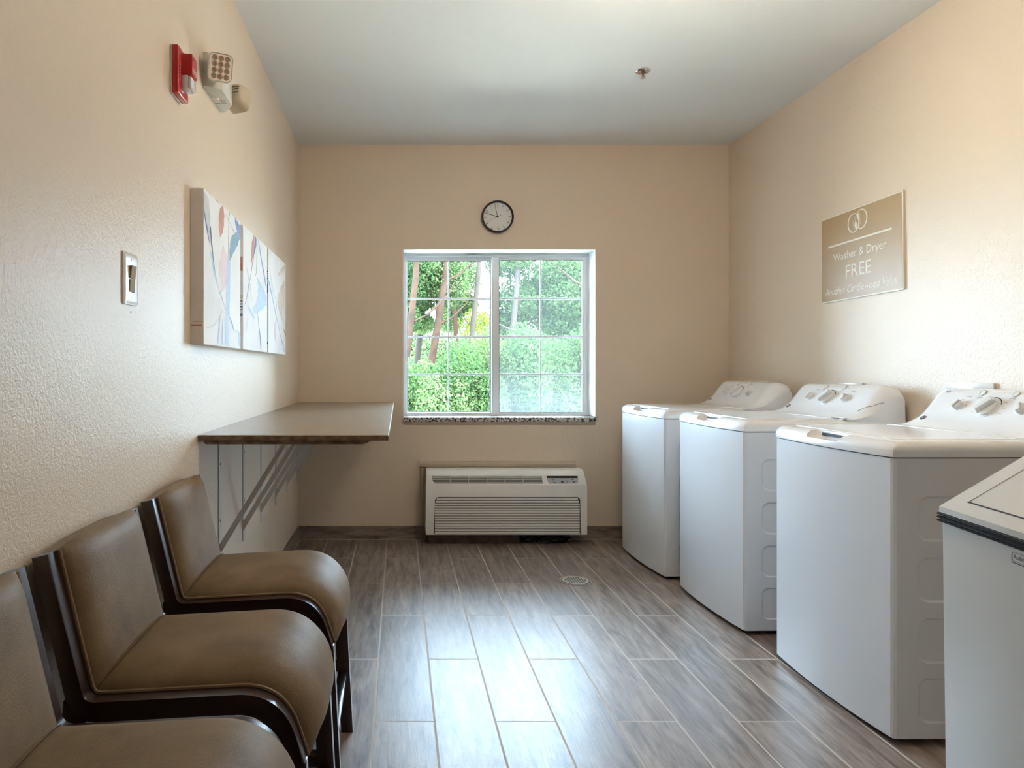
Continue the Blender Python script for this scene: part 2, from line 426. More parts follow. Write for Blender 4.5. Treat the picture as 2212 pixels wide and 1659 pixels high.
# window unit
D = YB+.2; s = D/F
def wx(px): return (px-VX)*s
def wz(py): return CH-(py-VY)*s
win = bpy.data.objects.new('window_1', None); COL.objects.link(win); win['kind'] = 'structure'
bm = NB()
X0, X1, Z0, Z1 = WX0+e, WX1-e, WZ0-.004, WZ1-e
yo, yi = YB+.26, D-.03
fx1 = wx(1272)
box(bm, X0, wx(879), yi, yo, Z0, Z1, bev=.002); box(bm, fx1-.012, X1, yi, yo, Z0, Z1, bev=.002)
box(bm, X0, X1, yi+.001, yo, Z0, Z0+.022, bev=.002); box(bm, X0, X1, yi+.001, yo, wz(556), Z1, bev=.002)
obj('window_frame', bm, M_vinyl, win)
def sash(xa, xb, xc, xd, za, zb, zc, zd, y0, y1, mid, gm, dark):
    """outer xa..xd, glass xb..xc"""
    bm = NB()
    box(bm, xa, xb, y0, y1, za, zd, bev=.003); box(bm, xc, xd, y0, y1, za, zd, bev=.003)
    box(bm, xb, xc, y0, y1, za, zb, bev=.003); box(bm, xb, xc, y0, y1, zc, zd, bev=.003)
    sh = obj('sash', bm, M_vinyl, win)
    ym = (y0+y1)/2
    bm = NB(); g = .0022
    for a in ((xb, xb+g, zb, zc), (xc-g, xc, zb, zc), (xb, xc, zb, zb+g), (xb, xc, zc-g, zc)):
        box(bm, a[0], a[1], ym-.012, ym-.002, a[2], a[3])
    obj('gasket', bm, M_dark, sh, None)
    bm = NB(); mw = .0068
    box(bm, mid-mw*.8, mid+mw*.8, ym-.013, ym-.004, zb, zc, bev=.0015)
    for py in (645.7, 728, 808.4): box(bm, xb, xc, ym-.014, ym-.003, wz(py)-mw, wz(py)+mw, bev=.0015)
    obj('muntin_grid', bm, M_muntin, sh)
    bm = NB(); box(bm, xb-.002, xc+.002, ym-.002, ym-.0005, zb-.002, zc+.002)
    obj('pane', bm, gm, sh, None)
sash(wx(877), wx(880), wx(1058), wx(1068), wz(898), wz(889.7), wz(564), wz(554), D+.0, D+.03, wx(969), M_glass, 1)
sash(wx(1061), wx(1077), wx(1256.5), fx1-.006, wz(899.5), wz(890), wz(563), wz(551), D-.026, D-.001, wx(1166.3), M_haze, 0)
bm = NB(); box(bm, wx(1005), wx(1028), D-.04, D-.03, wz(553.5), wz(552), bev=.001)
box(bm, wx(887), wx(888.5), D-.032, D-.028, wz(901.5), wz(900)); box(bm, wx(891.5), wx(893.5), D-.032, D-.028, wz(901.5), wz(900))
obj('window_latch', bm, M_knob, win)

# ------------------------------------------------------------------ outside
bm = NB()
v = [bm.verts.new(p) for p in ((-30, YB+TH, -.12), (40, YB+TH, -.12), (40, 60, -.12), (-30, 60, -.12))]
bm.faces.new(v); g_ = struct('ground', bm, M_bounce_ground)

def leaf_cloud(name, centers, n, size, m, parent):
    """centers: list of (centre, radii)"""
    vs, fs = [], []
    R = random.random
    for _ in range(n):
        c, r = random.choice(centers)
        while True:
            d = Vector((R()*2-1, R()*2-1, R()*2-1))
            if .15 < d.length < 1: break
        p = Vector((c[0]+d.x*r[0], c[1]+d.y*r[1], c[2]+d.z*r[2]))
        if p.z < -.1: p.z = -.1+R()*.2
        a = Vector((R()-.5, R()-.5, R()-.7)).normalized(); b = a.cross(Vector((R()-.5, R()-.5, R()-.5))).normalized()
        L = size*(.6+.8*R()); W = L*.30
        nrm = a.cross(b)*W*.35
        i = len(vs)
        vs += [p, p+a*L*.45+b*W+nrm, p+a*L, p+a*L*.45-b*W+nrm]
        fs += [(i, i+1, i+2), (i, i+2, i+3)]
    me = bpy.data.meshes.new(name); me.from_pydata([tuple(v) for v in vs], [], fs); me.materials.append(m)
    o = bpy.data.objects.new(name, me); COL.objects.link(o); o.parent = parent
    return o

def tree(label, px, D, r0, lean, crown, nleaf, leaf, lm, bark, height=6.5, kink=.12):
    """trunk foot under image column px at depth D; crown = list of (px, py, rx, rz) blobs"""
    x0 = (px-VX)/F*D
    t = thing('tree', label, 'tree', (x0, D, -.12), group='trees beyond the window')
    bm = NB(); pts, rad = [], []
    for k in range(11):
        f = k/10
        pts.append((lean*f*height*.3+kink*math.sin(f*7+px), .1*math.sin(f*5+px), f*height)); rad.append(r0*(.85-.4*f))
    tube(bm, pts, r0, 10, rad=rad)
    for k in range(5):
        i = random.randint(3, 9); p = Vector(pts[i]); a = random.uniform(0, 2*PI)
        q = p+Vector((math.cos(a)*.5, abs(math.sin(a))*.5, .35)); r = q+Vector((math.cos(a+.6)*.35, .1, .3+random.random()*.2))
        tube(bm, [p, (p+q)/2+Vector((0, 0, -.05)), q, r], .02, 6, rad=[r0*.3, r0*.2, r0*.14, r0*.05])
    obj('trunk', bm, bark, t, 60)
    cs = []
    for cpx, cpy, rx, rz in crown:
        w = at(cpx, cpy, D); cs.append(((w.x-x0, random.uniform(.3, .9), w.z+.12), (rx, .55, rz)))
    leaf_cloud('crown', cs, int(nleaf*3.6), leaf*.46, lm, t)
    return t
tree('leaning brown tree with a thick reddish trunk behind the left sash', 928, 10.5, .075, .16,
     [(905, 585, .55, .4), (950, 610, .5, .35), (915, 690, .2, .15), (890, 640, .3, .25), (960, 570, .4, .3), (890, 560, .5, .4)], 9000, .10, M_leaf[0], M_bark)
tree('slim pale tree trunk just left of the leaning brown tree', 909, 11.6, .07, -.02,
     [(885, 590, .35, .3), (915, 610, .3, .25), (890, 690, .2, .15)], 2600, .10, M_leaf[0], M_barkpale)
tree('dark slim tree at the far left edge of the window', 884, 10.0, .065, 0,
     [(880, 560, .5, .3), (880, 610, .3, .35), (880, 680, .2, .25)], 3200, .09, M_leaf[2], M_bark)
tree('dark thin tree behind the middle of the left sash', 988, 12.5, .06, .05,
     [(985, 600, .5, .5), (1000, 570, .4, .35), (975, 680, .25, .3), (1005, 650, .3, .2)], 3600, .10, M_leaf[0], M_bark)
tree('light tree with yellow-green leaves near the centre stile', 1028, 11.0, .06, -.03,
     [(1035, 700, .28, .3), (1030, 760, .25, .2), (1045, 690, .2, .15)], 800, .09, M_leaf[1], M_barkpale)
tree('small dark trunk seen through the hazy right sash', 1181, 13.0, .07, .02,
     [(1205, 690, .8, .35), (1230, 610, .8, .5), (1160, 640, .4, .3)], 3600, .11, M_leaf[2], M_bark)
tree('broad leafy tree filling the upper middle of the right sash', 1110, 12.0, .07, -.04,
     [(1110, 690, .35, .25), (1160, 620, .6, .35), (1110, 560, .45, .25), (1095, 730, .35, .3), (1140, 650, .5, .3)], 4600, .11, M_leaf[2], M_barkpale)
tree('tall leafy tree at the right edge of the window', 1290, 11.5, .09, 0,
     [(1240, 700, .5, .4), (1250, 640, .5, .4), (1235, 580, .5, .35), (1250, 740, .5, .3)], 7000, .11, M_leaf[2], M_bark)

def shrub(label, px, D, wdt, top_py, n, lm, leaf=.09):
    x0 = (px-VX)/F*D; H = (at(px, top_py, D).z+.12)*1.1
    t = thing('shrub', label, 'shrub', (x0, D, -.12), group='undergrowth beyond the window')
    bm = NB()
    for k in range(6):
        a = random.uniform(0, 2*PI); q = Vector((math.cos(a)*wdt*.3, math.sin(a)*.25, H*.7))
        tube(bm, [(0, 0, 0), q*.5, q], .014, 5)
    obj('stem', bm, M_bark, t, 60)
    cs = [((random.uniform(-.6, .6)*wdt, random.uniform(-.3, .3), H*random.uniform(.25, .72)), (wdt*.42, .45, H*.28)) for _ in range(9)]
    leaf_cloud('foliage', cs, int(n*3.6), leaf*.44, lm, t)
    return t
for a in (('leafy shrub at the lower left corner of the window', 893, 8.6, .55, 785, 6500, M_leaf[2]),
          ('bright shrub below the leaning brown tree', 930, 9.6, .6, 778, 6500, M_leaf[0]),
          ('wide dark shrub left of the centre stile', 1010, 8.4, .62, 742, 7500, M_leaf[2]),
          ('yellow-green shrub rising behind the wide dark shrub', 1045, 10.2, .55, 735, 6000, M_leaf[1]),
          ('tall hazy shrub right of the centre stile', 1105, 9.4, .62, 695, 7500, M_leaf[0]),
          ('deep green shrub low in the right sash', 1170, 8.8, .62, 712, 7500, M_leaf[2]),
          ('deep green shrub at the lower right corner of the window', 1243, 9.2, .7, 700, 7500, M_leaf[2]),
          ('low shrub between the left corner shrub and the wide dark one', 955, 8.2, .5, 800, 5500, M_leaf[0]),
          ('distant tall thicket behind the leaning brown tree', 915, 17, 1.5, 690, 8000, M_leaf[0], .13),
          ('distant tall thicket behind the right sash', 1150, 18, 1.8, 700, 9000, M_leaf[2], .13),
          ('distant shrub behind the gap beside the centre stile', 1000, 14, 1.3, 725, 7000, M_leaf[0])):
    shrub(*a)

# ------------------------------------------------------------------ lamp overhead (behind the camera; mirrored in the window glass)
t = thing('ceiling_lamp', 'flush ceiling lamp with two warm glass globes mirrored in the window', 'ceiling lamp', (.98, 2.30, ZC))
bm = NB(); lathe(bm, [(0, 0), (.17, 0), (.17, -.02), (.15, -.035), (0, -.035)], 48); obj('canopy', bm, M_steel, t)
M_globe = mat('warm_globe', srgb(255, 240, 220), emit=((1, .85, .69, 1), LAMP))
for sx in (-1, 1):
    bm = NB(); lathe(bm, [(0, -.03), (.012, -.03), (.012, -.12), (.035, -.125), (.03, -.14), (0, -.14)], 24, cx=sx*.105); obj('socket', bm, M_steel, t)
    bm = NB(); bmesh.ops.create_uvsphere(bm, u_segments=24, v_segments=16, radius=.062, matrix=Matrix.Translation((sx*.105, 0, -.198))); obj('globe', bm, M_globe, t)

# ------------------------------------------------------------------ left wall: alarm, emergency light, switch, canvases
# fire alarm
t = thing('fire_alarm', 'red fire alarm strobe high on the left wall', 'fire alarm', M=on_left(2.215, 2.10))
bm = NB(); box(bm, -.052, .052, -.074, .074, 0, .006, bev=.002); obj('back_plate', bm, M_whiteprint, t)
bm = NB(); box(bm, -.053, .053, -.073, .075, .005, .026, bev=.006, seg=3); obj('housing', bm, M_red, t)
bm = NB(); prism(bm, [(-.024, .025), (.040, .025), (.038, .058), (-.018, .058)], -.005, .060, 'y', bev=.003)
obj('horn', bm, M_red, t)
bm = NB(); box(bm, -.020, .036, -.050, -.006, .024, .045, bev=.003, mi=0); box(bm, -.018, .034, -.046, -.010, .045, .056, bev=.004)
obj('strobe_lens', bm, M_clear, t)['label'] = 'clear strobe lens'
bm = NB(); text_bm(bm, 'FIRE', -.032, -.030, w=.062, h=.008, z=.0264, rot=PI/2); obj('lettering', bm, M_whiteprint, t, None)['label'] = 'white word FIRE turned on its side'
bm = NB(); text_bm(bm, 'FIRE', -.014, .003, w=.044, h=.017, z=.0585)
obj('lettering', bm, M_whiteprint, t, None)['label'] = 'white word FIRE'
bm = NB(); box(bm, -.012, -.004, .040, .048, .058, .0586)
obj('sounder_hole', bm, M_dark, t, None)

# emergency light
t = thing('emergency_light', 'off-white emergency light with two lamp heads beside the red fire alarm', 'emergency light', M=on_left(2.655, 2.25))
bm = NB()
prism(bm, [(-.129, 0), (-.129, .019), (-.088, .060), (.059, .060), (.129, .020), (.129, 0)], -.060, .062, 'y', bev=.002)
obj('housing', bm, M_offwhite, t)
for a in ((-.03, .002), (.03, .002)):
    bm = NB(); box(bm, a[0], a[0]+.002, -.0612, -.0598, .004, .022); obj('latch_slot', bm, M_black, t, None)
bm = NB()
for q in range(3): box(bm, .006, .030, -.0612, -.0598, .030+q*.006, .0308+q*.006)
box(bm, .006, .007, -.0612, -.0598, .026, .046); box(bm, .030, .031, -.0612, -.0598, .026, .046)
obj('test_panel', bm, M_black, t, None)
bm = NB(); lathe(bm, [(0, -.002), (.003, -.002), (.003, 0), (0, 0)], 12, M=Matrix.Translation((-.010, -.0605, .026)) @ Matrix.Rotation(PI/2, 4, 'X'))
obj('indicator_light', bm, mat('red_led', (1, .05, .03, 1), emit=((1, .08, .05, 1), 6)), t)
def lamp_head(pos, facing, up, round_, nm='lamp_head'):
    Z = Vector(facing).normalized(); X = Vector(up).cross(Z).normalized(); Y = Z.cross(X)
    M = frame(X, Y, Z, pos)
    bm = NB()
    if not round_:
        for zz, ww, hh, r in ((-.045, .040, .045, .015), (-.02, .068, .074, .018), (.0, .086, .094, .020), (.012, .088, .096, .020)):
            pass
        ls = [[(a, b, zz) for a, b in rrect(0, 0, ww, hh, r)] for zz, ww, hh, r in ((-.04, .040, .045, .012), (-.022, .070, .076, .018), (0, .086, .094, .020), (.010, .088, .096, .020), (.012, .084, .092, .018), (.009, .080, .088, .016))]
        loops(bm, ls)
    else:
        ls = [[(a, b, zz) for a, b in rrect(0, 0, ww, hh, r)] for zz, ww, hh, r in ((-.052, .050, .054, .020), (-.049, .066, .070, .026), (-.040, .078, .084, .028), (-.02, .084, .092, .026), (.016, .086, .096, .020))]
        loops(bm, ls)
    bmesh.ops.transform(bm, matrix=M, verts=bm.verts[:])
    h = obj(nm, bm, M_offwhite if not round_ else M_beigeplastic, t)
    bm = NB(); tube(bm, [Vector(pos)-Z*.03, (pos[0]*.75, pos[1]-.01, .055)], .014, 12); obj('swivel', bm, M_beigeplastic, h)
    bm = NB()
    if not round_:
        prism(bm, rrect(0, 0, .078, .086, .014), .006, .0105, 'z', M=M)
        l = obj('lens', bm, mat('led_lens_warm', srgb(214, 190, 160), rough=.2, coat=.4, emit=((1, .85, .7, 1), .12)), h)
        MCUP = mat('led_reflector', srgb(206, 182, 158), rough=.15, metal=.45)
        for i in range(3):
            for j in range(4):
                bm2 = NB()
                lathe(bm2, [(.0095, .0105), (.010, .0135), (.008, .0135), (.005, .011), (0, .0108)], 14, cx=-.022+i*.022, cy=-.030+j*.020)
                bmesh.ops.transform(bm2, matrix=M, verts=bm2.verts[:])
                obj('reflector_cup', bm2, MCUP, h)
        bm3 = NB()
        for i in range(16):
            for sx in (-1, 1): box(bm3, sx*.036-.0012, sx*.036+.0012, -.038+i*.005, -.0355+i*.005, .0104, .0115)
        bmesh.ops.transform(bm3, matrix=M, verts=bm3.verts[:])
        obj('lens_beads', bm3, M_whiteprint, h, None)
    else:
        for i in range(22):
            for yy in (.020, -.004):
                a = -.030+i*.0028; box(bm, a, a+.0010, yy, yy+.004, -.0530, -.047-.1*max(0, abs(a)-.024))
        box(bm, -.031, .031, .010, .0125, -.0530, -.046)
        bmesh.ops.transform(bm, matrix=M, verts=bm.verts[:])
        obj('cooling_slots', bm, M_black, h, None)
# local axes: x along the wall away from camera, y up, z out of the wall
lamp_head((-.150, -.003, .066), (-.80, -.30, .42), (0, 1, 0), False)
lamp_head((.125, -.012, .072), (.86, -.22, .36), (0, 1, 0), True)

# switch
t = thing('light_switch', 'wide light switch plate with almond rocker on the left wall', 'light switch', M=on_left(1.835, 1.414))
bm = NB()
ls = [[(a, b, z) for a, b in rrect(0, 0, .096-2*i, .134-2*i, .006)] for z, i in ((0, 0), (.004, 0), (.007, .004), (.0075, .012))]
loops(bm, ls); obj('plate', bm, M_plastic, t)
bm = NB()
prism(bm, [(-.034, .0070), (-.034, .0090), (-.001, .0105), (-.001, .0070)], -.016, .016, 'x')
prism(bm, [(.001, .0070), (.001, .0110), (.034, .0150), (.034, .0070)], -.016, .016, 'x')
obj('rocker', bm, M_almond, t, None)['label'] = 'almond rocker switch'
for yy in (-.050, .050):
    bm = NB(); lathe(bm, [(0, .0085), (.003, .0083), (.0035, .0074)], 14, cy=yy); obj('screw', bm, M_knob, t)
bm = NB(); lathe(bm, [(0, .002), (.002, .0015), (.0025, 0)], 10); bmesh.ops.transform(bm, matrix=on_left(1.848, 1.330), verts=bm.verts[:])
tag(obj('nail_hole', bm, M_black), 'tiny dark nail hole in the wall just under the light switch', 'hole')

# canvases
C_ = {k: mat('paint_'+k, c, rough=.65, vary=(30, tuple(min(1, x*1.0+.12) for x in c[:3])+(1,), .35, .8)) for k, c in
      {'navy': srgb(96, 102, 150), 'blue': srgb(118, 142, 200), 'sky': srgb(176, 200, 228), 'rust': srgb(196, 130, 108),
       'pink': srgb(220, 196, 196), 'grey': srgb(196, 198, 202), 'ink': srgb(60, 64, 84), 'teal': srgb(120, 156, 178), 'tan': srgb(214, 196, 176)}.items()}
CK = list(C_)
panels = [(2.375, 2.925), (2.975, 3.515), (3.553, 4.09)]
cz0, cz1, cd = 1.264, 1.789, .045
strokes = [ # panel, colour, [(crop x, crop y, width m)...] on the enlarged crop of the photo, 3.95 x, origin (220, 380)
 (0,'navy',[(873,160,.006),(880,330,.014),(905,500,.010),(925,600,.004)]), (0,'grey',[(892,160,.03),(900,330,.04),(915,470,.02),(925,560,.004)]),
 (0,'ink',[(925,430,.008),(940,620,.010),(965,820,.004),(1000,980,.002)]), (0,'sky',[(925,640,.006),(960,830,.016),(1000,980,.006),(1060,1140,.003)]),
 (0,'rust',[(1034,250,.006),(1026,320,.034),(1016,430,.036),(1008,520,.004)]), (0,'pink',[(1040,600,.008),(1050,720,.06),(1035,860,.07),(1040,930,.03),(1020,990,.004)]),
 (0,'ink',[(1088,295,.003),(1082,420,.003),(1077,700,.002),(1070,900,.001)]), (0,'blue',[(1140,340,.004),(1160,400,.06),(1165,480,.05),(1180,520,.01)]),
 (0,'grey',[(1060,330,.01),(1100,420,.08),(1130,480,.06),(1140,520,.02)]), (0,'teal',[(1168,500,.03),(1130,560,.05),(1105,640,.03),(1090,720,.005)]),
 (0,'sky',[(1085,720,.02),(1080,900,.03),(1075,1100,.03),(1070,1290,.03),(1062,1440,.03)]), (0,'blue',[(1005,980,.003),(1060,1150,.004),(1100,1230,.018),(1125,1320,.006)]),
 (0,'sky',[(1130,1320,.006),(1165,1330,.02),(1178,1400,.03),(1176,1450,.03)]), (0,'sky',[(1010,1200,.003),(1000,1320,.010),(992,1430,.014)]),
 (0,'tan',[(890,1300,.002),(970,1260,.003),(1030,1150,.002)]), (0,'teal',[(965,200,.004),(985,215,.02),(1000,240,.004)]), (0,'sky',[(1030,1220,.003),(1025,1440,.006)]),
 (1,'rust',[(1298,505,.010),(1290,600,.030),(1280,690,.018),(1272,760,.003)]), (1,'navy',[(1312,520,.020),(1310,590,.018),(1295,680,.008),(1268,860,.003),(1250,960,.002)]),
 (1,'blue',[(1335,540,.010),(1355,680,.018),(1382,830,.026),(1400,950,.010)]), (1,'pink',[(1218,740,.006),(1245,830,.016),(1265,950,.014),(1283,1080,.003)]),
 (1,'sky',[(1330,890,.02),(1360,930,.10),(1370,1020,.12),(1350,1090,.08),(1300,1160,.04)]), (1,'sky',[(1262,1130,.03),(1272,1160,.07),(1280,1185,.07),(1290,1210,.01)]),
 (1,'navy',[(1318,1090,.003),(1335,1240,.006),(1352,1400,.012),(1356,1480,.010)]), (1,'ink',[(1325,560,.002),(1318,790,.003),(1312,850,.002)]),
 (1,'grey',[(1262,870,.004),(1245,1000,.004),(1222,1090,.006)]), (1,'sky',[(1245,1200,.003),(1230,1330,.004)]), (1,'teal',[(1255,910,.006),(1235,1040,.004),(1218,1100,.003)]),
 (2,'sky',[(1432,780,.004),(1445,900,.010),(1462,1040,.006),(1480,1160,.003)]), (2,'navy',[(1448,880,.002),(1466,990,.003),(1490,1090,.003),(1478,1180,.002)]),
 (2,'teal',[(1425,900,.03),(1450,1020,.014),(1485,1190,.010),(1530,1390,.008),(1555,1500,.012)]), (2,'tan',[(1555,900,.01),(1540,1000,.08),(1520,1100,.09),(1525,1180,.05),(1550,1260,.01)]),
 (2,'rust',[(1540,1290,.01),(1555,1320,.05),(1566,1360,.02)]), (2,'pink',[(1480,1240,.006),(1474,1340,.03),(1488,1440,.012)]), (2,'ink',[(1478,1038,.006),(1488,1048,.004)]),
 (2,'tan',[(1560,770,.02),(1530,820,.03),(1500,850,.004)]), (2,'blue',[(1518,1340,.004),(1540,1420,.008),(1560,1470,.004)]), (2,'ink',[(1490,1190,.002),(1520,1290,.002),(1535,1310,.002)]),
]
labels = ['square abstract canvas nearest the light switch, blue and rust streaks', 'middle abstract canvas of three, with pale blue splashes', 'abstract canvas nearest the back corner, rust mark at its lower edge']
for i, (ya, yb) in enumerate(panels):
    t = thing('canvas_painting', labels[i], 'painting', M=on_left(ya, cz0), group='three abstract canvases on the left wall')
    w_, h_ = yb-ya, cz1-cz0
    bm = NB(); box(bm, 0, w_, 0, h_, 0, cd, bev=.002)
    q = 0
    for pi_, c, pts in strokes:
        if pi_ != i: continue
        q += 1; P = []
        for cx, cy, wd in pts:
            px, py = 220+cx/3.95, 380+cy/3.95
            dd = (-(XL+cd))*F/(VX-px); P.append((min(max(dd-ya, .003), w_-.003), min(max(CH+(VY-py)/F*dd-cz0, .003), h_-.003), wd))
        # catmull-rom resample
        S = []
        for k in range(len(P)-1):
            p0, p1, p2, p3 = P[max(k-1, 0)], P[k], P[k+1], P[min(k+2, len(P)-1)]
            for f in [j/8 for j in range(8 if k < len(P)-2 else 9)]:
                S.append(tuple(.5*((2*p1[a])+(-p0[a]+p2[a])*f+(2*p0[a]-5*p1[a]+4*p2[a]-p3[a])*f*f+(-p0[a]+3*p1[a]-3*p2[a]+p3[a])*f**3) for a in range(3)))
        z = cd+.0002+q*.00004; prev = None
        for k, (a, b, wd) in enumerate(S):
            a2, b2 = S[min(k+1, len(S)-1)][:2]; a1, b1 = S[max(k-1, 0)][:2]
            dx, dy = a2-a1, b2-b1; L = math.hypot(dx, dy) or 1; wd = max(wd, .0028)*1.8*(1+.08*math.sin(k*1.1)+.05*math.sin(k*2.9))
            nx, ny = -wd/2, wd*.12
            cl = lambda u, m: min(max(u, .002), m-.002)
            cur = (bm.verts.new((cl(a+nx, w_), cl(b+ny, h_), z)), bm.verts.new((cl(a-nx, w_), cl(b-ny, h_), z)))
            if prev:
                fc = bm.faces.new((prev[0], prev[1], cur[1], cur[0])); fc.material_index = 1+CK.index(c)
                fc.normal_update()
                if fc.normal.z < 0: fc.normal_flip()
            prev = cur
    # paint wrapped round the near edge
    def edge(z0, z1, y0, y1, c):
        v = [bm.verts.new((-.0004, a, b)) for a, b in ((y0, z0), (y1, z0), (y1, z1), (y0, z1))]
        bm.faces.new(v).material_index = 1+CK.index(c)
    if i == 0: edge(.004, .040, .062, .067, 'rust'); edge(.01, .042, .075, .078, 'tan')
    if i == 1:
        edge(.002, .043, .33, .39, 'rust'); edge(.002, .043, .14, .15, 'navy')
        for k in range(4): edge(.002, .043, .165+k*.012, .169+k*.012, 'ink')
        edge(.002, .043, .215, .228, 'tan')
    if i == 2:
        edge(.002, .043, .30, .345, 'blue'); edge(.002, .043, .045, .053, 'navy')
        for k in range(4): edge(.002, .043, .37+k*.012, .374+k*.012, 'ink')
    obj('stretched_canvas', bm, [M_canvas]+[C_[k] for k in CK], t, None, recalc=False)
    bm = NB(); box(bm, .03, w_-.03, .03, .06, -.0, .01); obj('hanging_rail', bm, M_counter_edge, t, None)

# ------------------------------------------------------------------ counter and brackets
CZ = .952; CY = 2.462
t = thing('counter', 'grey-brown wall-mounted folding counter in the left back corner', 'counter', (XL, CY, CZ))
bm = NB(); box(bm, 0, .664, 0, YB-CY, -.020, 0, bev=.002, seg=1)
for f in bm.faces:
    if f.calc_center_median().z < -.003: f.material_index = 1
obj('worktop', bm, [M_counter, M_counter_edge], t)
bm = NB(); prism(bm, [(.020, -.0205), (.606, -.0205), (.575, -.034), (.024, -.034), (.016, -.026)], .012, .045, 'y', bev=.001)
obj('support_rail', bm, M_counter_edge, t)
names = ['nearest the stools', 'second from the stools', 'third from the stools', 'fourth from the stools', 'fifth from the stools, next to last', 'closest to the back corner']
def bracket_parts(r):
    bm = NB(); box(bm, 0, .004, 0, .040, -.520, 0, bev=.0005, seg=1); a = obj('wall_plate', bm, M_bracket, r)
    for zz in (-.03, -.12, -.34, -.47):
        bm = NB(); lathe(bm, [(0, .0052), (.004, .005), (.0046, .004)], 12, M=Matrix.Translation((0, .020, zz)) @ Matrix.Rotation(PI/2, 4, 'Y')); obj('screw', bm, M_dark, a)
    bm = NB(); box(bm, .004, .44, 0, .030, -.004, 0, bev=.0005, seg=1); obj('top_arm', bm, M_bracket, r)
    bm = NB(); p, q = Vector((.004, 0, -.455)), Vector((.272, 0, -.004)); dv = (q-p).normalized(); nn = Vector((dv.z, 0, -dv.x))*.0105
    prism(bm, [((p-nn).x if False else .004, (p+nn).z-.012), (q.x+nn.x+.006, q.z), (q.x-nn.x+.006, q.z), (.004, (p-nn).z+.020)], .004, .010, 'y')
    obj('diagonal_brace', bm, M_bracket, r)
br0 = thing('shelf_bracket', 'steel counter bracket '+names[0], 'bracket', (XL, 2.739, CZ-.0205), group='brackets under the counter'); bracket_parts(br0)
for nm, yy in zip(names[1:], (3.166, 3.577, 4.0, 4.407, 4.83)):
    c = copy_tree(br0); c.location = (XL, yy, CZ-.0205); c['label'] = 'steel counter bracket '+nm

# ------------------------------------------------------------------ stools
def bez(pts, r, n=8):
    """polyline (x, z) with corners rounded by r (list)"""
    out = [Vector(pts[0])]
    for i in range(1, len(pts)-1):
        p, a, b = Vector(pts[i]), Vector(pts[i-1]), Vector(pts[i+1])
        u, v = (a-p).normalized(), (b-p).normalized(); d = r[i-1]
        for k in range(n+1):
            f = k/n; out.append((p+u*d)*(1-f)**2 + p*2*f*(1-f) + (p+v*d)*f*f)
    out.append(Vector(pts[-1])); return out
def band(path, w0, w1=None):
    """polygon to the right side (below/behind) of a path, width w"""
    w1 = w1 or w0; A, B = [], []
    for i, p in enumerate(path):
        t = (path[min(i+1, len(path)-1)]-path[max(i-1, 0)]).normalized(); nn = Vector((-t.y, t.x)); f = i/(len(path)-1)
        A.append(p); B.append(p-nn*(w0*(1-f)+w1*f))
    return [tuple(p) for p in A]+[tuple(p) for p in B[::-1]]
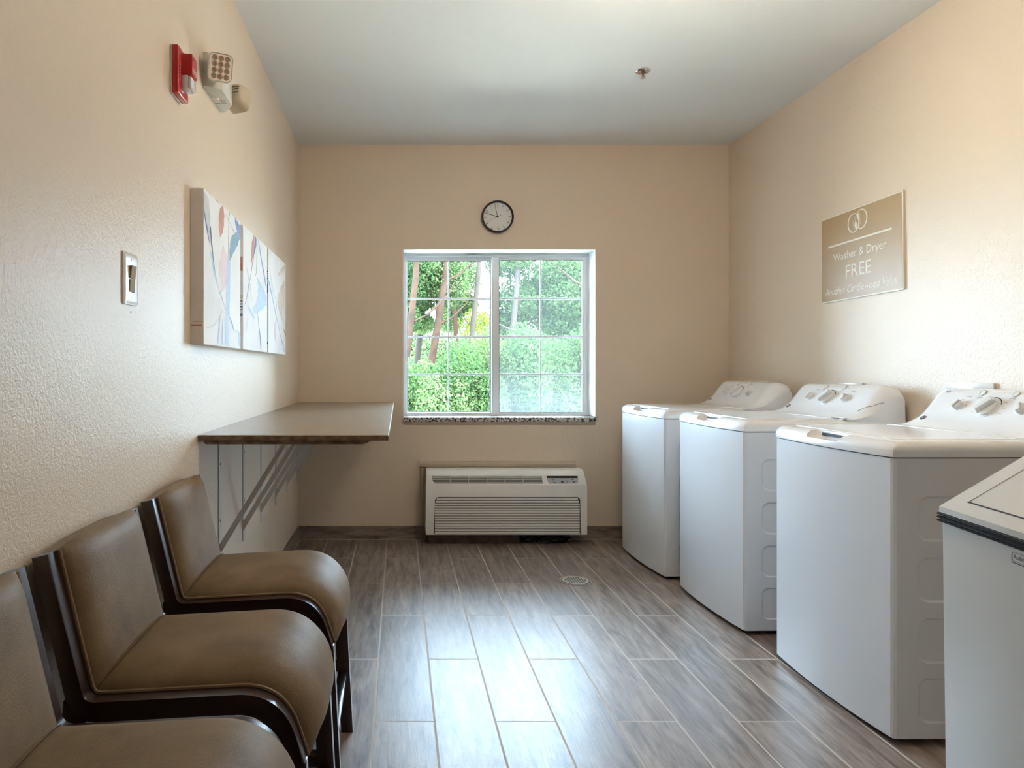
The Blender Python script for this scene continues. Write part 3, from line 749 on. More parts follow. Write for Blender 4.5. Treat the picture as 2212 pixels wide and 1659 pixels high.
# inner line of the side frame in stool coordinates: x from the wall side outwards, z up (origin below wall edge of stool)
SX = -.695
topP, corP, frP, endP = (.040, .835), (.108, .558), (.475, .578), (.521, .440)
HW = .195      # half width of cushion
def make_stool(label):
    t = thing('bar_stool', label, 'bar stool', (0, 0, 0), group='tan leather bar stools along the left wall')
    path = bez([topP, corP, frP, endP], [.02, .085], 10)
    for s in (-1, 1):
        y0, y1 = (s*HW, s*(HW+.033)) if s > 0 else (s*(HW+.033), s*HW)
        bm = NB(); prism(bm, band(path, .032, .043), y0, y1, 'y', bev=.003)
        sf = obj('side_frame', bm, M_frame, t)
        bm = NB()
        prism(bm, [(.476, .470), (.521, .445), (.545, 0), (.507, 0)], y0+.001, y1-.001, 'y', bev=.002)
        obj('leg', bm, M_frame, t)
        bm = NB()
        prism(bm, [(.068, .56), (.108, .52), (.050, 0), (.012, 0)], y0+.001, y1-.001, 'y', bev=.002)
        obj('leg', bm, M_frame, t)
        ym = (y0+y1)/2
        bm = NB(); box(bm, .045, .515, ym-.010, ym+.010, .195, .232, bev=.002); obj('stretcher', bm, M_frame, t)
    for xx, zz, hh in ((.50, .160, .040), (.045, .22, .03)):
        bm = NB(); box(bm, xx, xx+.022, -HW-.002, HW+.002, zz, zz+hh, bev=.002); st = obj('stretcher', bm, M_frame, t)
        if xx > .3:
            bm = NB(); box(bm, xx-.002, xx+.026, -HW+.004, HW-.004, zz+hh-.004, zz+hh+.003, bev=.001)
            box(bm, xx+.022, xx+.026, -HW+.004, HW-.004, zz+.012, zz+hh, bev=.001)
            obj('foot_plate', bm, M_chrome, st)['label'] = 'chrome foot plate'
    # cross rails hidden under the cushion
    bm = NB(); box(bm, .12, .47, -HW, HW, .530, .556); obj('seat_board', bm, M_frame, t)
    # cushions: offset surface of the frame line
    def cushion(name, pts, mitre0, end_close, t_edge, t_mid):
        n = len(pts); NV = 14; bm = NB(); rows = []
        for i, p in enumerate(pts):
            tg = (pts[min(i+1, n-1)]-pts[max(i-1, 0)]).normalized(); nn = Vector((-tg.y, tg.x))
            if i == 0 and mitre0 is not None: nn = mitre0
            row = []
            f = i/(n-1)
            endf = 1.0
            if f > .86: endf = math.sqrt(max(0, 1-((f-.86)/.14)**2))*.75+.25
            for k in range(NV+1):
                v = k/NV*2-1
                prof = (1-abs(v)**3.4)
                h = (t_edge+t_mid*prof)*endf
                # round over at the side edge
                if k in (0, NV): h = t_edge*.35*endf
                row.append(bm.verts.new((p.x+nn.x*h, v*(HW-.001), p.y+nn.y*h)))
            rows.append(row)
        for a, b in zip(rows, rows[1:]):
            for k in range(NV): bm.faces.new((a[k], a[k+1], b[k+1], b[k]))
        # underside
        und = [[bm.verts.new((p.x, -HW+.001, p.y)), bm.verts.new((p.x, HW-.001, p.y))] for p in pts]
        for i in range(n-1):
            bm.faces.new((und[i][0], und[i+1][0], und[i+1][1], und[i][1]))
            bm.faces.new((und[i][0], rows[i][0], rows[i+1][0], und[i+1][0])); bm.faces.new((und[i][1], und[i+1][1], rows[i+1][NV], rows[i][NV]))
        for i in (0, n-1):
            bm.faces.new([und[i][0]]+rows[i]+[und[i][1]])
        return bm
    Pc = path
    kc = min(range(len(Pc)), key=lambda i: (Pc[i]-Vector(corP)).length)
    seat_pts = Pc[kc:]; back_pts = Pc[:kc+1][::-1]
    # densify straight spans
    def dens(P, m=.018):
        o = []
        for a, b in zip(P, P[1:]):
            k = max(1, int((b-a).length/m)); o += [a+(b-a)*j/k for j in range(k)]
        return o+[P[-1]]
    seat_pts, back_pts = dens(seat_pts), dens(back_pts)
    u = (Vector(topP)-Vector(corP)).normalized(); v = (Vector(frP)-Vector(corP)).normalized(); bi = (u+v).normalized()
    half = math.acos(max(-1, min(1, u.dot(v))))/2; mit = bi/math.sin(half)
    # seat: normal of left-hand side points up
    bm = cushion('seat', seat_pts, mit, True, .012, .034); s_ = obj('seat', bm, M_leather, t, 60)
    # back: walking upward, so mirror by flipping the list direction
    bm = NB(); bm.free()
    class _P: pass
    def cushion_back():
        pts = back_pts; n = len(pts); NV = 14; bm = NB(); rows = []
        for i, p in enumerate(pts):
            tg = (pts[min(i+1, n-1)]-pts[max(i-1, 0)]).normalized(); nn = Vector((tg.y, -tg.x))
            if i == 0: nn = mit
            f = i/(n-1); endf = 1.0
            if f > .88: endf = math.sqrt(max(0, 1-((f-.88)/.12)**2))*.7+.3
            row = []
            for k in range(NV+1):
                v = k/NV*2-1; h = (.012+.024*(1-abs(v)**4.0))*endf
                lift = .010*max(0, (f-.8)/.2)*(1-abs(v)**5)
                if k in (0, NV): h = .0042*endf
                row.append(bm.verts.new((p.x+nn.x*h, v*(HW-.001), p.y+nn.y*h+lift)))
            rows.append(row)
        for a, b in zip(rows, rows[1:]):
            for k in range(NV): bm.faces.new((a[k], a[k+1], b[k+1], b[k]))
        # shell behind: same outline, moved back towards the wall
        tg = (back_pts[-1]-back_pts[0]).normalized(); nb = Vector((-tg.y, tg.x))*.030
        back = []
        for i, p in enumerate(pts):
            row = []
            for k in (0, NV//4, NV//2, 3*NV//4, NV):
                v = k/NV*2-1; f = i/(n-1); lift = .010*max(0, (f-.8)/.2)*(1-abs(v)**5)
                row.append(bm.verts.new((p.x+nb.x, v*(HW-.001), p.y+nb.y+lift)))
            back.append(row)
        for a, b in zip(back, back[1:]):
            for k in range(4): bm.faces.new((a[k], b[k], b[k+1], a[k+1]))
        for i in range(n-1):
            bm.faces.new((back[i][0], rows[i][0], rows[i+1][0], back[i+1][0])); bm.faces.new((back[i][4], back[i+1][4], rows[i+1][NV], rows[i][NV]))
        for i in (0, n-1): bm.faces.new(back[i][::1]+rows[i][::-1])
        return bm
    b_ = obj('backrest', cushion_back(), M_leather, t, 60)
    for s in (-1, 1):
        bm = NB(); tube(bm, [(p.x+.0005, s*(HW-.003), p.y+.002) for p in seat_pts], .0042, 8); obj('piping', bm, M_piping, s_)
        bm = NB(); tube(bm, [(p.x+.004, s*(HW-.003), p.y) for p in back_pts], .0042, 8); obj('piping', bm, M_piping, b_)
    return t
st1 = make_stool('tan leather bar stool farthest from the camera, beside the counter')
st1.location = (SX, 2.105, 0)
st2 = copy_tree(st1); st2.location = (SX, 1.548, 0); st2['label'] = 'middle tan leather bar stool between the other two'
st3 = copy_tree(st1); st3.location = (SX, 1.014, 0); st3['label'] = 'nearest tan leather bar stool, cut off by the lower left corner of the photo'

# ------------------------------------------------------------------ clock
t = thing('wall_clock', 'round white clock with a black rim above the window', 'clock', M=on_back(.682, 2.236) @ Matrix.Rotation(math.radians(3), 4, 'Z'))
bm = NB(); R_ = .112
lathe(bm, [(0, 0), (R_*.94, 0), (R_, .010), (R_, .026), (R_*.985, .033), (R_*.93, .036), (R_*.885, .030), (R_*.875, .018)], 72)
obj('rim', bm, mat('black_rim_plastic', srgb(34, 36, 44), rough=.3), t)
bm = NB(); cyl(bm, R_*.885, R_*.885, .014, .018, 64); face = obj('dial', bm, mat('dial_white', srgb(226, 226, 224), rough=.5), t)
bm = NB()
for k in range(1, 13):
    a = PI/2-k*PI/6; rr = R_*.755
    c = Vector((rr*math.cos(a), rr*math.sin(a)))
    rot = a-PI/2
    hgt = .0185; off = Matrix.Rotation(rot, 2) @ Vector((0, -hgt/2))
    text_bm(bm, str(k), c.x+off.x, c.y+off.y, h=hgt, z=.0184, rot=rot, align='C')
for k in range(60):
    a = k*PI/30; r0 = R_*.575; c, s_ = math.cos(a), math.sin(a); hw = .0004 if k % 5 else .0009
    L = .0015 if k % 5 else .003
    v = [bm.verts.new((c*r+dx*-s_, s_*r+dx*c, .0184)) for r, dx in ((r0, -hw), (r0+L, -hw), (r0+L, hw), (r0, hw))]
    bm.faces.new(v)
obj('numerals', bm, M_black, face, None)
def hand(name, ang, L, w, z, tail=.0, m=M_dark):
    bm = NB(); M = Matrix.Rotation(-math.radians(ang), 4, 'Z')
    prism(bm, [(-w/2, -tail), (w/2, -tail), (w*.3, L), (-w*.3, L)], z, z+.0008, 'z', M=M); return obj(name, bm, m, t, None)
hand('hour_hand', -69, R_*.80, .0042, .0200, .006); hand('minute_hand', -10.5, R_*.86, .0036, .0212, .006)
hand('second_hand', -114, R_*.72, .0010, .0226, .026, M_black)
bm = NB(); lathe(bm, [(.004, .018), (.004, .024), (0, .024)], 16); obj('centre_cap', bm, M_dark, t)
bm = NB(); M = Matrix.Rotation(math.radians(114), 4, 'Z'); prism(bm, [(-.0013, -.027), (.0013, -.027), (.0010, 0), (-.0010, 0)], .0225, .0232, 'z', M=M); obj('second_hand_tail', bm, M_dark, t, None)

# ------------------------------------------------------------------ sprinkler
sp = at(1389, 153, F*(ZC-CH)/(VY-153))
t = thing('fire_sprinkler', 'small chrome fire sprinkler on the white ceiling', 'sprinkler', (sp.x, sp.y, ZC))
bm = NB(); lathe(bm, [(.038, 0), (.039, -.003), (.034, -.007), (.026, -.006), (.022, -.002), (.0, -.002)], 40)
obj('escutcheon', bm, M_chrome, t)
bm = NB(); lathe(bm, [(.009, -.002), (.009, -.014), (.006, -.018), (.003, -.03), (.003, -.034)], 16)
for s in (-1, 1): tube(bm, [(s*.008, 0, -.012), (s*.011, 0, -.022), (s*.004, 0, -.036)], .0018, 8)
obj('frame_arms', bm, mat('brass_brown', srgb(150, 122, 98), rough=.3, metal=.8), t)
bm = NB(); lathe(bm, [(0, -.036), (.013, -.037), (.0135, -.0385), (0, -.040)], 24); obj('deflector', bm, M_steel, t)

# ------------------------------------------------------------------ sign
t = thing('wall_sign', 'tan sign about the free washer and dryer on the right wall', 'sign', M=on_right(3.516, 1.763) @ Matrix.Rotation(math.radians(.8), 4, 'Z'))
bm = NB(); box(bm, -.311, .311, -.226, .226, 0, .009, bev=.0012, seg=1); obj('backing', bm, M_signtext, t)
bm = NB(); box(bm, -.304, .304, -.219, .219, .009, .0098); obj('face', bm, M_signtan, t, None)
bm = NB(); Z = .0103
def ring(cx, cy, rx, ry, th, off):
    N = 48; A = []; B = []
    for k in range(N):
        a = 2*PI*k/N; A.append(bm.verts.new((cx+rx*math.cos(a), cy+ry*math.sin(a), Z)))
        B.append(bm.verts.new((cx+off+(rx-th)*math.cos(a), cy+(ry-th*.8)*math.sin(a), Z)))
    for k in range(N): bm.faces.new((A[k], A[(k+1)%N], B[(k+1)%N], B[k]))
ring(-.036, .152, .046, .049, .0065, .002); Z += .00015; ring(.025, .160, .046, .049, .0065, -.002)
def poly(P):
    vs = [bm.verts.new((a, b, Z+.0001)) for a, b in P]
    for tr in tessellate_polygon([[v.co for v in vs]]):
        try: bm.faces.new([vs[k] for k in tr])
        except ValueError: pass
fx, fy = -.006, .156
poly([(fx+a, fy+b) for a, b in ((.004,.042),(.014,.030),(.020,.012),(.018,-.004),(.012,-.018),(.004,-.028),(.009,-.012),(.007,.004),(-.002,.016),(-.004,.028))])
poly([(fx+a, fy+b) for a, b in ((-.008,-.040),(-.018,-.030),(-.023,-.014),(-.018,-.004),(-.011,.010),(-.012,-.006),(-.007,-.012),(-.004,-.002),(.002,-.014),(.002,-.028),(-.002,-.038))])
for k in range(11):
    for s, cx, cy in ((1, fx+.006, fy+.004), (-1, fx-.010, fy-.008)):
        a = math.radians(-68+k*13.6); c, n_ = math.cos(a)*s, math.sin(a)
        r0x, r0y, L = .015, .034, .013
        p = Vector((cx+c*r0x, cy+n_*r0y)); q = Vector((cx+c*(r0x+L), cy+n_*(r0y+L*.4))); w2 = .0013
        vs = [bm.verts.new((p.x, p.y-w2, Z)), bm.verts.new((q.x, q.y, Z)), bm.verts.new((p.x, p.y+w2, Z))]; bm.faces.new(vs)
obj('emblem', bm, M_signtext, t, None)
bm = NB()
box(bm, -.245, .240, .062, .071, .0098, .0103)
obj('divider_bar', bm, M_signtext, t, None)
bm = NB(); text_bm(bm, 'Washer & Dryer', 0, -.016, w=.405, h=.041, z=Z, align='C'); obj('lettering', bm, M_signtext, t, None); bm = NB()
text_bm(bm, 'FREE', -.003, -.115, w=.195, h=.066, z=Z, align='C'); obj('lettering', bm, M_signtext, t, None); bm = NB()
text_bm(bm, 'Another Candlewood Value', 0, -.190, w=.552, h=.038, z=Z, align='C', shear=.32)
obj('lettering', bm, M_signtext, t, None)

# ------------------------------------------------------------------ wall air conditioner
t = thing('air_conditioner', 'cream wall air conditioner unit under the window', 'air conditioner', (.72, YB, 0))
bm = NB()
# profile (depth from wall -> y negative, z)
def pt(y, z): return (-y, z)
# local x of px at front plane
FYp = .20; Df = YB-FYp
def lx(px, D_=Df): return (px-VX)/F*D_-.72
def lz(py, D_=Df): return CH-(py-VY)/F*D_
L0, L1 = lx(920), lx(1268.5)
zb, zm, zt = lz(1155.3), lz(1048.6), .503
bodyprof = [(-.02, zb+.004), (-.19, zb), (-.200, zb+.006), (-.200, zm-.01), (-.196, zm), (-.170, .474), (-.145, .496), (-.12, zt), (-.02, zt)]
# side cheeks and front built as a shell with openings
hy = lambda z: -.200 if z <= zm else -.196+(z-zm)/(.474-zm)*.026
def front_panel(outer, inners, dep, mi=0):
    f3 = lambda a, b: (a, hy(b), b)
    holes_face(bm, outer, inners, f3, mi)
    for inn in inners:
        n = len(inn)
        A = [bm.verts.new(f3(*p)) for p in inn]; B = [bm.verts.new((p[0], hy(p[1])+dep, p[1])) for p in inn]
        for i in range(n): bm.faces.new((A[i], A[(i+1)%n], B[(i+1)%n], B[i])).material_index = 0
        bm.faces.new(B).material_index = 1
gx0, gx1, gz1 = lx(938), lx(1253.5), lz(1074)
low = [(gx0-.004, zb+.001), (gx1+.004, zb+.001), (gx1, gz1-.02), (gx1-.006, gz1-.006), (gx1-.018, gz1), (gx0+.022, gz1), (gx0+.012, gz1-.006), (gx0+.005, gz1-.02)]
front_panel([(L0, zb), (L1, zb), (L1, zm), (L0, zm)], [low], .012)
Du = YB-.185
uz0, uz1 = .418, .466
ugx0, ugx1 = lx(933, Du), lx(1172, Du); ucx0, ucx1 = lx(1181.5, Du), lx(1249, Du)
up = [(ugx0+.020, uz0), (ugx1+.002, uz0), (ugx1-.004, uz1), (ugx0, uz1), (ugx0+.006, uz0+.014)]
cp = [(ucx0+.010, uz0), (ucx1-.012, uz0), (ucx1-.002, uz0+.010), (ucx1, uz1), (ucx0, uz1)]
front_panel([(L0, zm), (L1-.001, zm), (L1-.012, .474), (L0+.006, .474)], [up, cp], .028)
# rest of the shell
R = []
for X_, ins in ((L0, 0), (L1, 0)):
    side = [(-.02, zb+.004), (-.200, zb), (-.200, zm), (-.170, .474), (-.145, .496), (-.12, zt), (-.02, zt)]
    vs = [bm.verts.new((X_+(.006 if z > .47 and X_ == L0 else -.012 if z > .47 else 0), y, z)) for y, z in side]; R.append(vs); bm.faces.new(vs)
for i in list(range(3, 6))+[0]:
    bm.faces.new((R[0][i], R[0][i+1], R[1][i+1], R[1][i]))
bmesh.ops.remove_doubles(bm, verts=bm.verts[:], dist=.0004)
obj('cover', bm, [M_ptac, M_ptacdark], t, 30)
bm = NB()
n = 14; 
for k in range(n):
    z0 = zb+.006+k*(gz1-zb-.010)/n
    ins = .012 if k == n-1 else (.005 if k == n-2 else 0)
    sl = (gx1-gx0)
    prism(bm, [(-.190, z0), (-.1985, z0+.001), (-.1995, z0+.010), (-.194, z0+.0135)], gx0+.004+ins, gx1-.003-ins, 'x')
obj('intake_grille', bm, M_ptac, t, 30)
bm = NB()
for k in range(5):
    z0 = uz0+.003+k*.0098; y0 = hy(z0)
    prism(bm, [(y0+.003, z0), (y0+.014, z0+.0035), (y0+.014, z0+.005), (y0+.003, z0+.0035)], ugx0+.003+(.014 if k == 0 else .004 if k == 1 else 0), ugx1-.001, 'x')
for k in range(1, 6):
    xx = ugx0+(ugx1-ugx0)*k/6.05; box(bm, xx-.0016, xx+.0016, -.196+.005, -.172, uz0, uz1)
obj('air_vent', bm, M_ptac, t, 30)
# control panel in its recess
bm = NB(); zc0, zc1 = uz0+.002, uz0+.034
prism(bm, [(-.190, zc0), (-.180, zc1), (-.172, zc1), (-.180, zc0-.0)], ucx0+.003, ucx1-.003, 'x')
cpan = obj('control_panel', bm, mat('grey_panel', srgb(178, 182, 186), rough=.4), t, 30)
Zv = Vector((0, -.0320, .0100)).normalized(); Yv = Vector((0, .010, .032)).normalized()
Mp = frame((1, 0, 0), Yv, Vector((1, 0, 0)).cross(Yv), (ucx0, -.1902, zc0))
cw = ucx1-ucx0
BM_ = [mat('button_red', srgb(176, 74, 70)), mat('button_blue', srgb(96, 130, 170)), M_black, mat('lcd_grey', srgb(92, 96, 96), rough=.2)]
def btn(u, v, w, h, mi):
    b = NB(); prism(b, rrect(u*cw, v*.033, w, h, min(w, h)*.45), 0, .0012, 'z', M=Mp); obj('display' if mi == 3 else 'button', b, BM_[mi], cpan, None)
btn(.18, .78, .020, .006, 0); btn(.20, .45, .020, .006, 1); btn(.24, .12, .018, .005, 2); btn(.82, .80, .018, .006, 2); btn(.86, .30, .018, .006, 2); btn(.49, .30, .020, .011, 3)
for s_, mi in ((1, 0), (-1, 1)):
    bm = NB(); v = [bm.verts.new(Mp @ Vector(((.635+a)*cw, (.30+s_*b)*.033, .001))) for a, b in ((-.04, .06), (.04, .06), (0, .30))]; bm.faces.new(v)
    obj('arrow_button', bm, BM_[mi], cpan, None)
bm = NB(); text_bm(bm, 'HEAT', .12*cw, .70*.033, w=.012, h=.003, z=.0014, M=Mp); text_bm(bm, 'COOL', .14*cw, .38*.033, w=.012, h=.003, z=.0014, M=Mp)
obj('button_lettering', bm, M_whiteprint, cpan, None)
# wall sleeve trim
bm = NB()
box(bm, L0-.030, L0-.004, -.020, 0, zb+.03, .500, bev=.003); box(bm, L1-.012, L1+.004, -.020, 0, zb+.03, .500, bev=.003)
prism(bm, [(0, .505), (-.016, .505), (-.020, .525), (-.010, .542), (0, .544)], L0-.040, L1-.03, 'x')
box(bm, L0-.004, L1-.012, -.020, 0, zb+.03, .500)
obj('wall_sleeve', bm, M_trimpaint, t)
bm = NB(); Dk = 4.795; box(bm, lx(924, Dk), lx(1122, Dk), -.125, -.014, 0, .078, bev=.001, seg=1)
pl = mat('brown_plinth', srgb(104, 80, 62), rough=.6, vary=(18, srgb(70, 50, 38), .4, .65))
obj('plinth', bm, pl, t)['label'] = 'brown wooden block under the left half of the unit'
bm = NB(); bmesh.ops.create_icosphere(bm, subdivisions=5, radius=1)
from mathutils import noise
for v in bm.verts:
    q = 1+.28*noise.noise(v.co*3.1)+.22*noise.noise(v.co*7.3)
    v.co = Vector((v.co.x*.165*q, v.co.y*.045*q, max(.0, .036+v.co.z*.038*q)))
o = tag(obj('plastic_bag', bm, mat('black_bag_plastic', srgb(20, 20, 22), rough=.25)), 'crumpled black plastic bag stuffed under the air conditioner', 'plastic bag')
o.location = (.985, 4.835, 0)

# ------------------------------------------------------------------ floor drain
t = thing('floor_drain', 'round perforated floor drain set into the tiles', 'floor drain', (.985, 3.955, 0))
bm = NB(); lathe(bm, [(.088, .0005), (.088, .0025), (.080, .003), (.078, .001), (.078, .0005)], 48); obj('rim', bm, mat('worn_drain_metal', srgb(168, 158, 148), rough=.45, metal=.4), t)
bm = NB(); cyl(bm, .0785, .0785, .0004, .0012, 48); obj('well', bm, M_dark, t, None)
bm = NB(); n = 0
circ = [(.074*math.cos(2*PI*k/48), .074*math.sin(2*PI*k/48)) for k in range(48)]; sl = []
for i in range(-4, 5):
    for j in range(-3, 4):
        x, y = i*.0135, j*.0165
        if math.hypot(x, y) < .060: sl.append([(x-.0045, y-.006), (x+.0045, y-.006), (x+.0045, y+.006), (x-.0045, y+.006)])
holes_face(bm, circ, sl, lambda a, b: (a, b, .0034))
obj('strainer', bm, mat('pale_strainer', srgb(196, 190, 182), rough=.4, metal=.2), t, None)

# ------------------------------------------------------------------ washers
WW = .340
def outl(fo=0, so=0, back=.66, bow=.020, n=10):
    hw = WW-so; P = [(back, -hw), ]
    c = .012
    P.append((fo+c, -hw)); P.append((fo+.0035, -hw+.0035))
    for k in range(n+1):
        v = -1+2*k/n; P.append((fo-bow*(1-v*v), v*(hw-c)))
    P.append((fo+.0035, hw-.0035)); P.append((fo+c, hw)); P.append((back, hw))
    return P
def con_face(y): return y
CA = math.atan2(.071, .053)
KX, KZ = .6085, 1.0505      # middle of the sloping console face
MC = frame((0, -1, 0), (math.cos(CA), 0, math.sin(CA)), (-math.sin(CA), 0, math.cos(CA)), (KX, 0, KZ))
CPROF = [(.462, .954), (.490, .9555), (.510, .959), (.538, .974), (.562, .992), (.582, 1.015), (.611, 1.054), (.635, 1.086), (.648, 1.098), (.664, 1.105), (.690, 1.107), (.715, 1.100), (.728, 1.080), (.735, .90)]
def make_washer(label, number):
    t = thing('washing_machine', label, 'washing machine', group='white top-loading washers along the right wall')
    # cabinet: wrapped sheet, side with four pressed panels
    bm = NB(); o_ = outl(); z0, z1 = .020, .900
    n = len(o_)
    A = [bm.verts.new((x, y, z0)) for x, y in o_]; B = [bm.verts.new((x, y, z1)) for x, y in o_]
    for i in range(1, n-2): bm.faces.new((A[i], A[i+1], B[i+1], B[i]))
    bm.faces.new((A[n-1], A[0], B[0], B[n-1]))
    bm.faces.new(A[::-1]); bm.faces.new(B)
    for s in (-1, 1):
        recs = [rrect(.345, zc, .53, .142, .032) for zc in (.139, .327, .5185, .710)]
        f3 = lambda a, b: (a, s*WW, b)
        holes_face(bm, [(.012, z0), (.66, z0), (.66, z1), (.012, z1)], recs, f3)
        for rc in recs:
            m_ = len(rc); cx = sum(p[0] for p in rc)/m_; cz = sum(p[1] for p in rc)/m_
            ins = [(cx+(p[0]-cx)*(1-.006/.265), cz+(p[1]-cz)*(1-.006/.071)) for p in rc]
            P1 = [bm.verts.new(f3(*p)) for p in rc]; P2 = [bm.verts.new((p[0], s*(WW-.004), p[1])) for p in ins]
            for i in range(m_): bm.faces.new((P1[i], P1[(i+1)%m_], P2[(i+1)%m_], P2[i]))
            bm.faces.new(P2)
    bmesh.ops.remove_doubles(bm, verts=bm.verts[:], dist=.0003)
    obj('cabinet', bm, M_enamel, t, 10)
    for sx in (.05, .60):
        for sy in (-.29, .29):
            bm = NB(); cyl(bm, .022, .016, 0, .020, 16, cx=sx, cy=sy); obj('foot', bm, M_dark, t)
    bm = NB(); loops(bm, [[(x, y, z) for x, y in outl(.002, .002)] for z in (.8995, .9045)]); obj('seam_gasket', bm, M_dark, t, None)
    # top cover with a scooped hand grip
    bm = NB()
    L = [(-.003, -.003, .904), (-.003, -.003, .922), (.001, -.002, .934), (.008, .003, .9435), (.018, .010, .9500), (.034, .020, .9535), (.060, .035, .9548)]
    loops(bm, [[(x, y, z) for x, y in outl(a, b, .67-max(0, b)*0, .020)] for a, b, z in L])
    cov = obj('top_cover', bm, M_plastic, t, 50)
    cb = NB()
    prism(cb, [(-.06, .930), (.012, .925), (.026, .932), (.030, .980), (-.06, .98)], -.105, .105, 'y')
    for v in cb.verts:
        if v.co.z > .95: v.co.y *= 1.12
        if v.co.x > .01 and v.co.z < .95: v.co.y *= .80
    bmesh.ops.bevel(cb, geom=[e for e in cb.edges], offset=.006, segments=3, profile=.5, affect='EDGES')
    cut = obj('cut', cb, M_plastic, t, None)
    md = cov.modifiers.new('b', 'BOOLEAN'); md.object = cut; md.operation = 'DIFFERENCE'; md.solver = 'EXACT'
    dg = bpy.context.evaluated_depsgraph_get()
    me = bpy.data.meshes.new_from_object(cov.evaluated_get(dg)); cov.modifiers.clear(); old = cov.data; cov.data = me
    if not me.materials: me.materials.append(M_plastic)
    bpy.data.objects.remove(cut)
    me.set_sharp_from_angle(angle=math.radians(40))
    bm = NB(); box(bm, .0225, .0270, -.072, .062, .9365, .9465); obj('handle_slot', bm, M_dark, cov, None)
    # lid, slightly domed
    bm = NB(); ls = []
    for z, i in ((.9540, 0), (.9560, .001), (.9572, .005), (.9578, .014)):
        ls.append([(a, b, z) for a, b in rrect(.248, 0, .400-2*i, .600-2*i, .035)])
    loops(bm, ls)
    lid = obj('lid', bm, M_plastic, t, 40)
    # console
    bm = NB(); ys = [-1+2*k/36 for k in range(37)]; rings = []
    HWc = WW-.004
    for v in ys:
        y = v*HWc; e_ = max(0, (abs(y)-(HWc-.075))/.075); q = 1-math.sqrt(max(0, 1-e_*e_))
        ring_ = []
        for x, z in CPROF:
            hz = (z-.954)
            zz = .954+hz*(1-.30*q) if hz > 0 else z
            xx = x+q*.045*min(1, max(0, hz/.05))*min(1, max(0, (.735-x)/.10))
            ring_.append((min(xx, .735), y, zz))
        rings.append(ring_)
    loops(bm, rings)
    con = obj('console', bm, M_plastic, t, 40)
    # lip where the console meets the top
    bm = NB(); box(bm, .452, .476, -HWc+.006, HWc-.006, .953, .9572, bev=.0015); obj('console_lip', bm, M_plastic, con)
    # knobs: u to the right (towards the camera), v up the slope
    def knob(name, u, r, ang):
        M = MC @ Matrix.Translation((u, -.012, 0))
        bm = NB(); lathe(bm, [(r*1.12, 0), (r*1.10, .002), (r, .003), (r*.97, .012), (r*.86, .0155), (0, .016)], 40, M=M)
        k = obj(name, bm, M_knob, t)
        bm = NB(); prism(bm, [(-r*.98, .012), (r*.98, .012), (r*.80, .034 if r > .03 else .024), (-r*.80, .034 if r > .03 else .024)], -r*.36, r*.36, 'y', bev=.002, M=M @ Matrix.Rotation(ang, 4, 'Z'))
        obj('grip', bm, M_knob, k)
        return k
    kk = knob('cycle_dial', -.010, .038, math.radians(52)); kk['label'] = 'large cycle dial'
    knob('control_knob', -.147, .020, math.radians(70)); knob('control_knob', .127, .021, math.radians(-55))
    for u in (-.080, .060):
        bm = NB(); M = MC @ Matrix.Translation((u, .052, -.001)); lathe(bm, [(.0125, 0), (.0125, .002), (.010, .0035), (.0095, .0025), (0, .0022)], 24, M=M)
        pb = obj('push_button', bm, M_knob, t)
        bm = NB(); lathe(bm, [(.0128, 0), (.0142, 0), (.0142, .0016), (.0128, .0016)], 24, M=M); obj('button_ring', bm, M_steel, pb)
    # print
    bm = NB(); zp = .0006
    def tx(s, u, v, h, **k): text_bm(bm, s, u, v, h=h, z=zp, M=MC, align='C', **k)
    tx('Load Size', -.128, .030, .0048); tx('Temperature', .145, .030, .0048); tx('Deep Rinse', -.080, .0300, .0038)
    tx('Start / Pause', .060, .0300, .0038); tx('Soak extra time on any cycle', -.080, .0248, .0020); tx('Press to stop or start', .060, .0248, .0020)
    for i, s in enumerate(('Fill', 'Soak', 'Wash', 'Rinse', 'Spin')):
        tx(s, -.050+i*.0205, .0555, .0026); tx('•', -.050+i*.0205, .0490, .004)
    tx('Power', .088, .054, .0028); tx('Lid Locked', .092, .0485, .0028)
    words = [('Heavy', 150), ('Medium', 118), ('Colors', 92), ('Light', 60), ('Delicates', 30), ('Casuals', 2), ('Bulky Items', -25), ('Drain & Spin', -52), ('Whites', 178), ('Light', 205)]
    for s, a in words:
        a = math.radians(a); rr = .056 if abs(math.cos(a)) > .5 else .050
        tx(s, -.010+rr*math.cos(a)*1.12, -.012+rr*math.sin(a)*.92-.0015, .0034)
    for u in (-.147, .127):
        for s, a in (('Small', 140), ('Medium', 90), ('Large', 45), ('Super', 8), ('Max', -30)):
            a = math.radians(a)
            if u > 0: s = {'Small': 'Hot', 'Medium': 'Warm', 'Large': 'Cool', 'Super': 'Cold', 'Max': 'Tap'}[s]
            tx(s, u+.034*math.cos(a), -.012+.030*math.sin(a)-.001, .0028)
    # dark arc beside the dial
    prev = None
    for k in range(13):
        a = math.radians(20+k*7); P = [MC @ Vector((-.010+r*math.cos(a), -.012+r*math.sin(a), .0007)) for r in (.0435, .0470)]
        cur = [bm.verts.new(p) for p in P]
        if prev: bm.faces.new((prev[0], prev[1], cur[1], cur[0]))
        prev = cur
    if number: text_bm(bm, number, -.252, .047, h=.010, z=.0009, M=MC, bold=.01)
    obj('printed_labels', bm, M_black, con, None, recalc=False)
    # round maker's badge low on the far end of the console
    MB_ = frame((0, -1, 0), (.80, 0, .60), (-.60, 0, .80), (.5555, .268, .9870))
    bm = NB(); lathe(bm, [(0, .0022), (.0105, .0022), (.0125, .0016), (.0130, 0)], 32, M=MB_); bd = obj('badge', bm, mat('badge_grey', srgb(96, 98, 104), rough=.25, metal=.6), con)
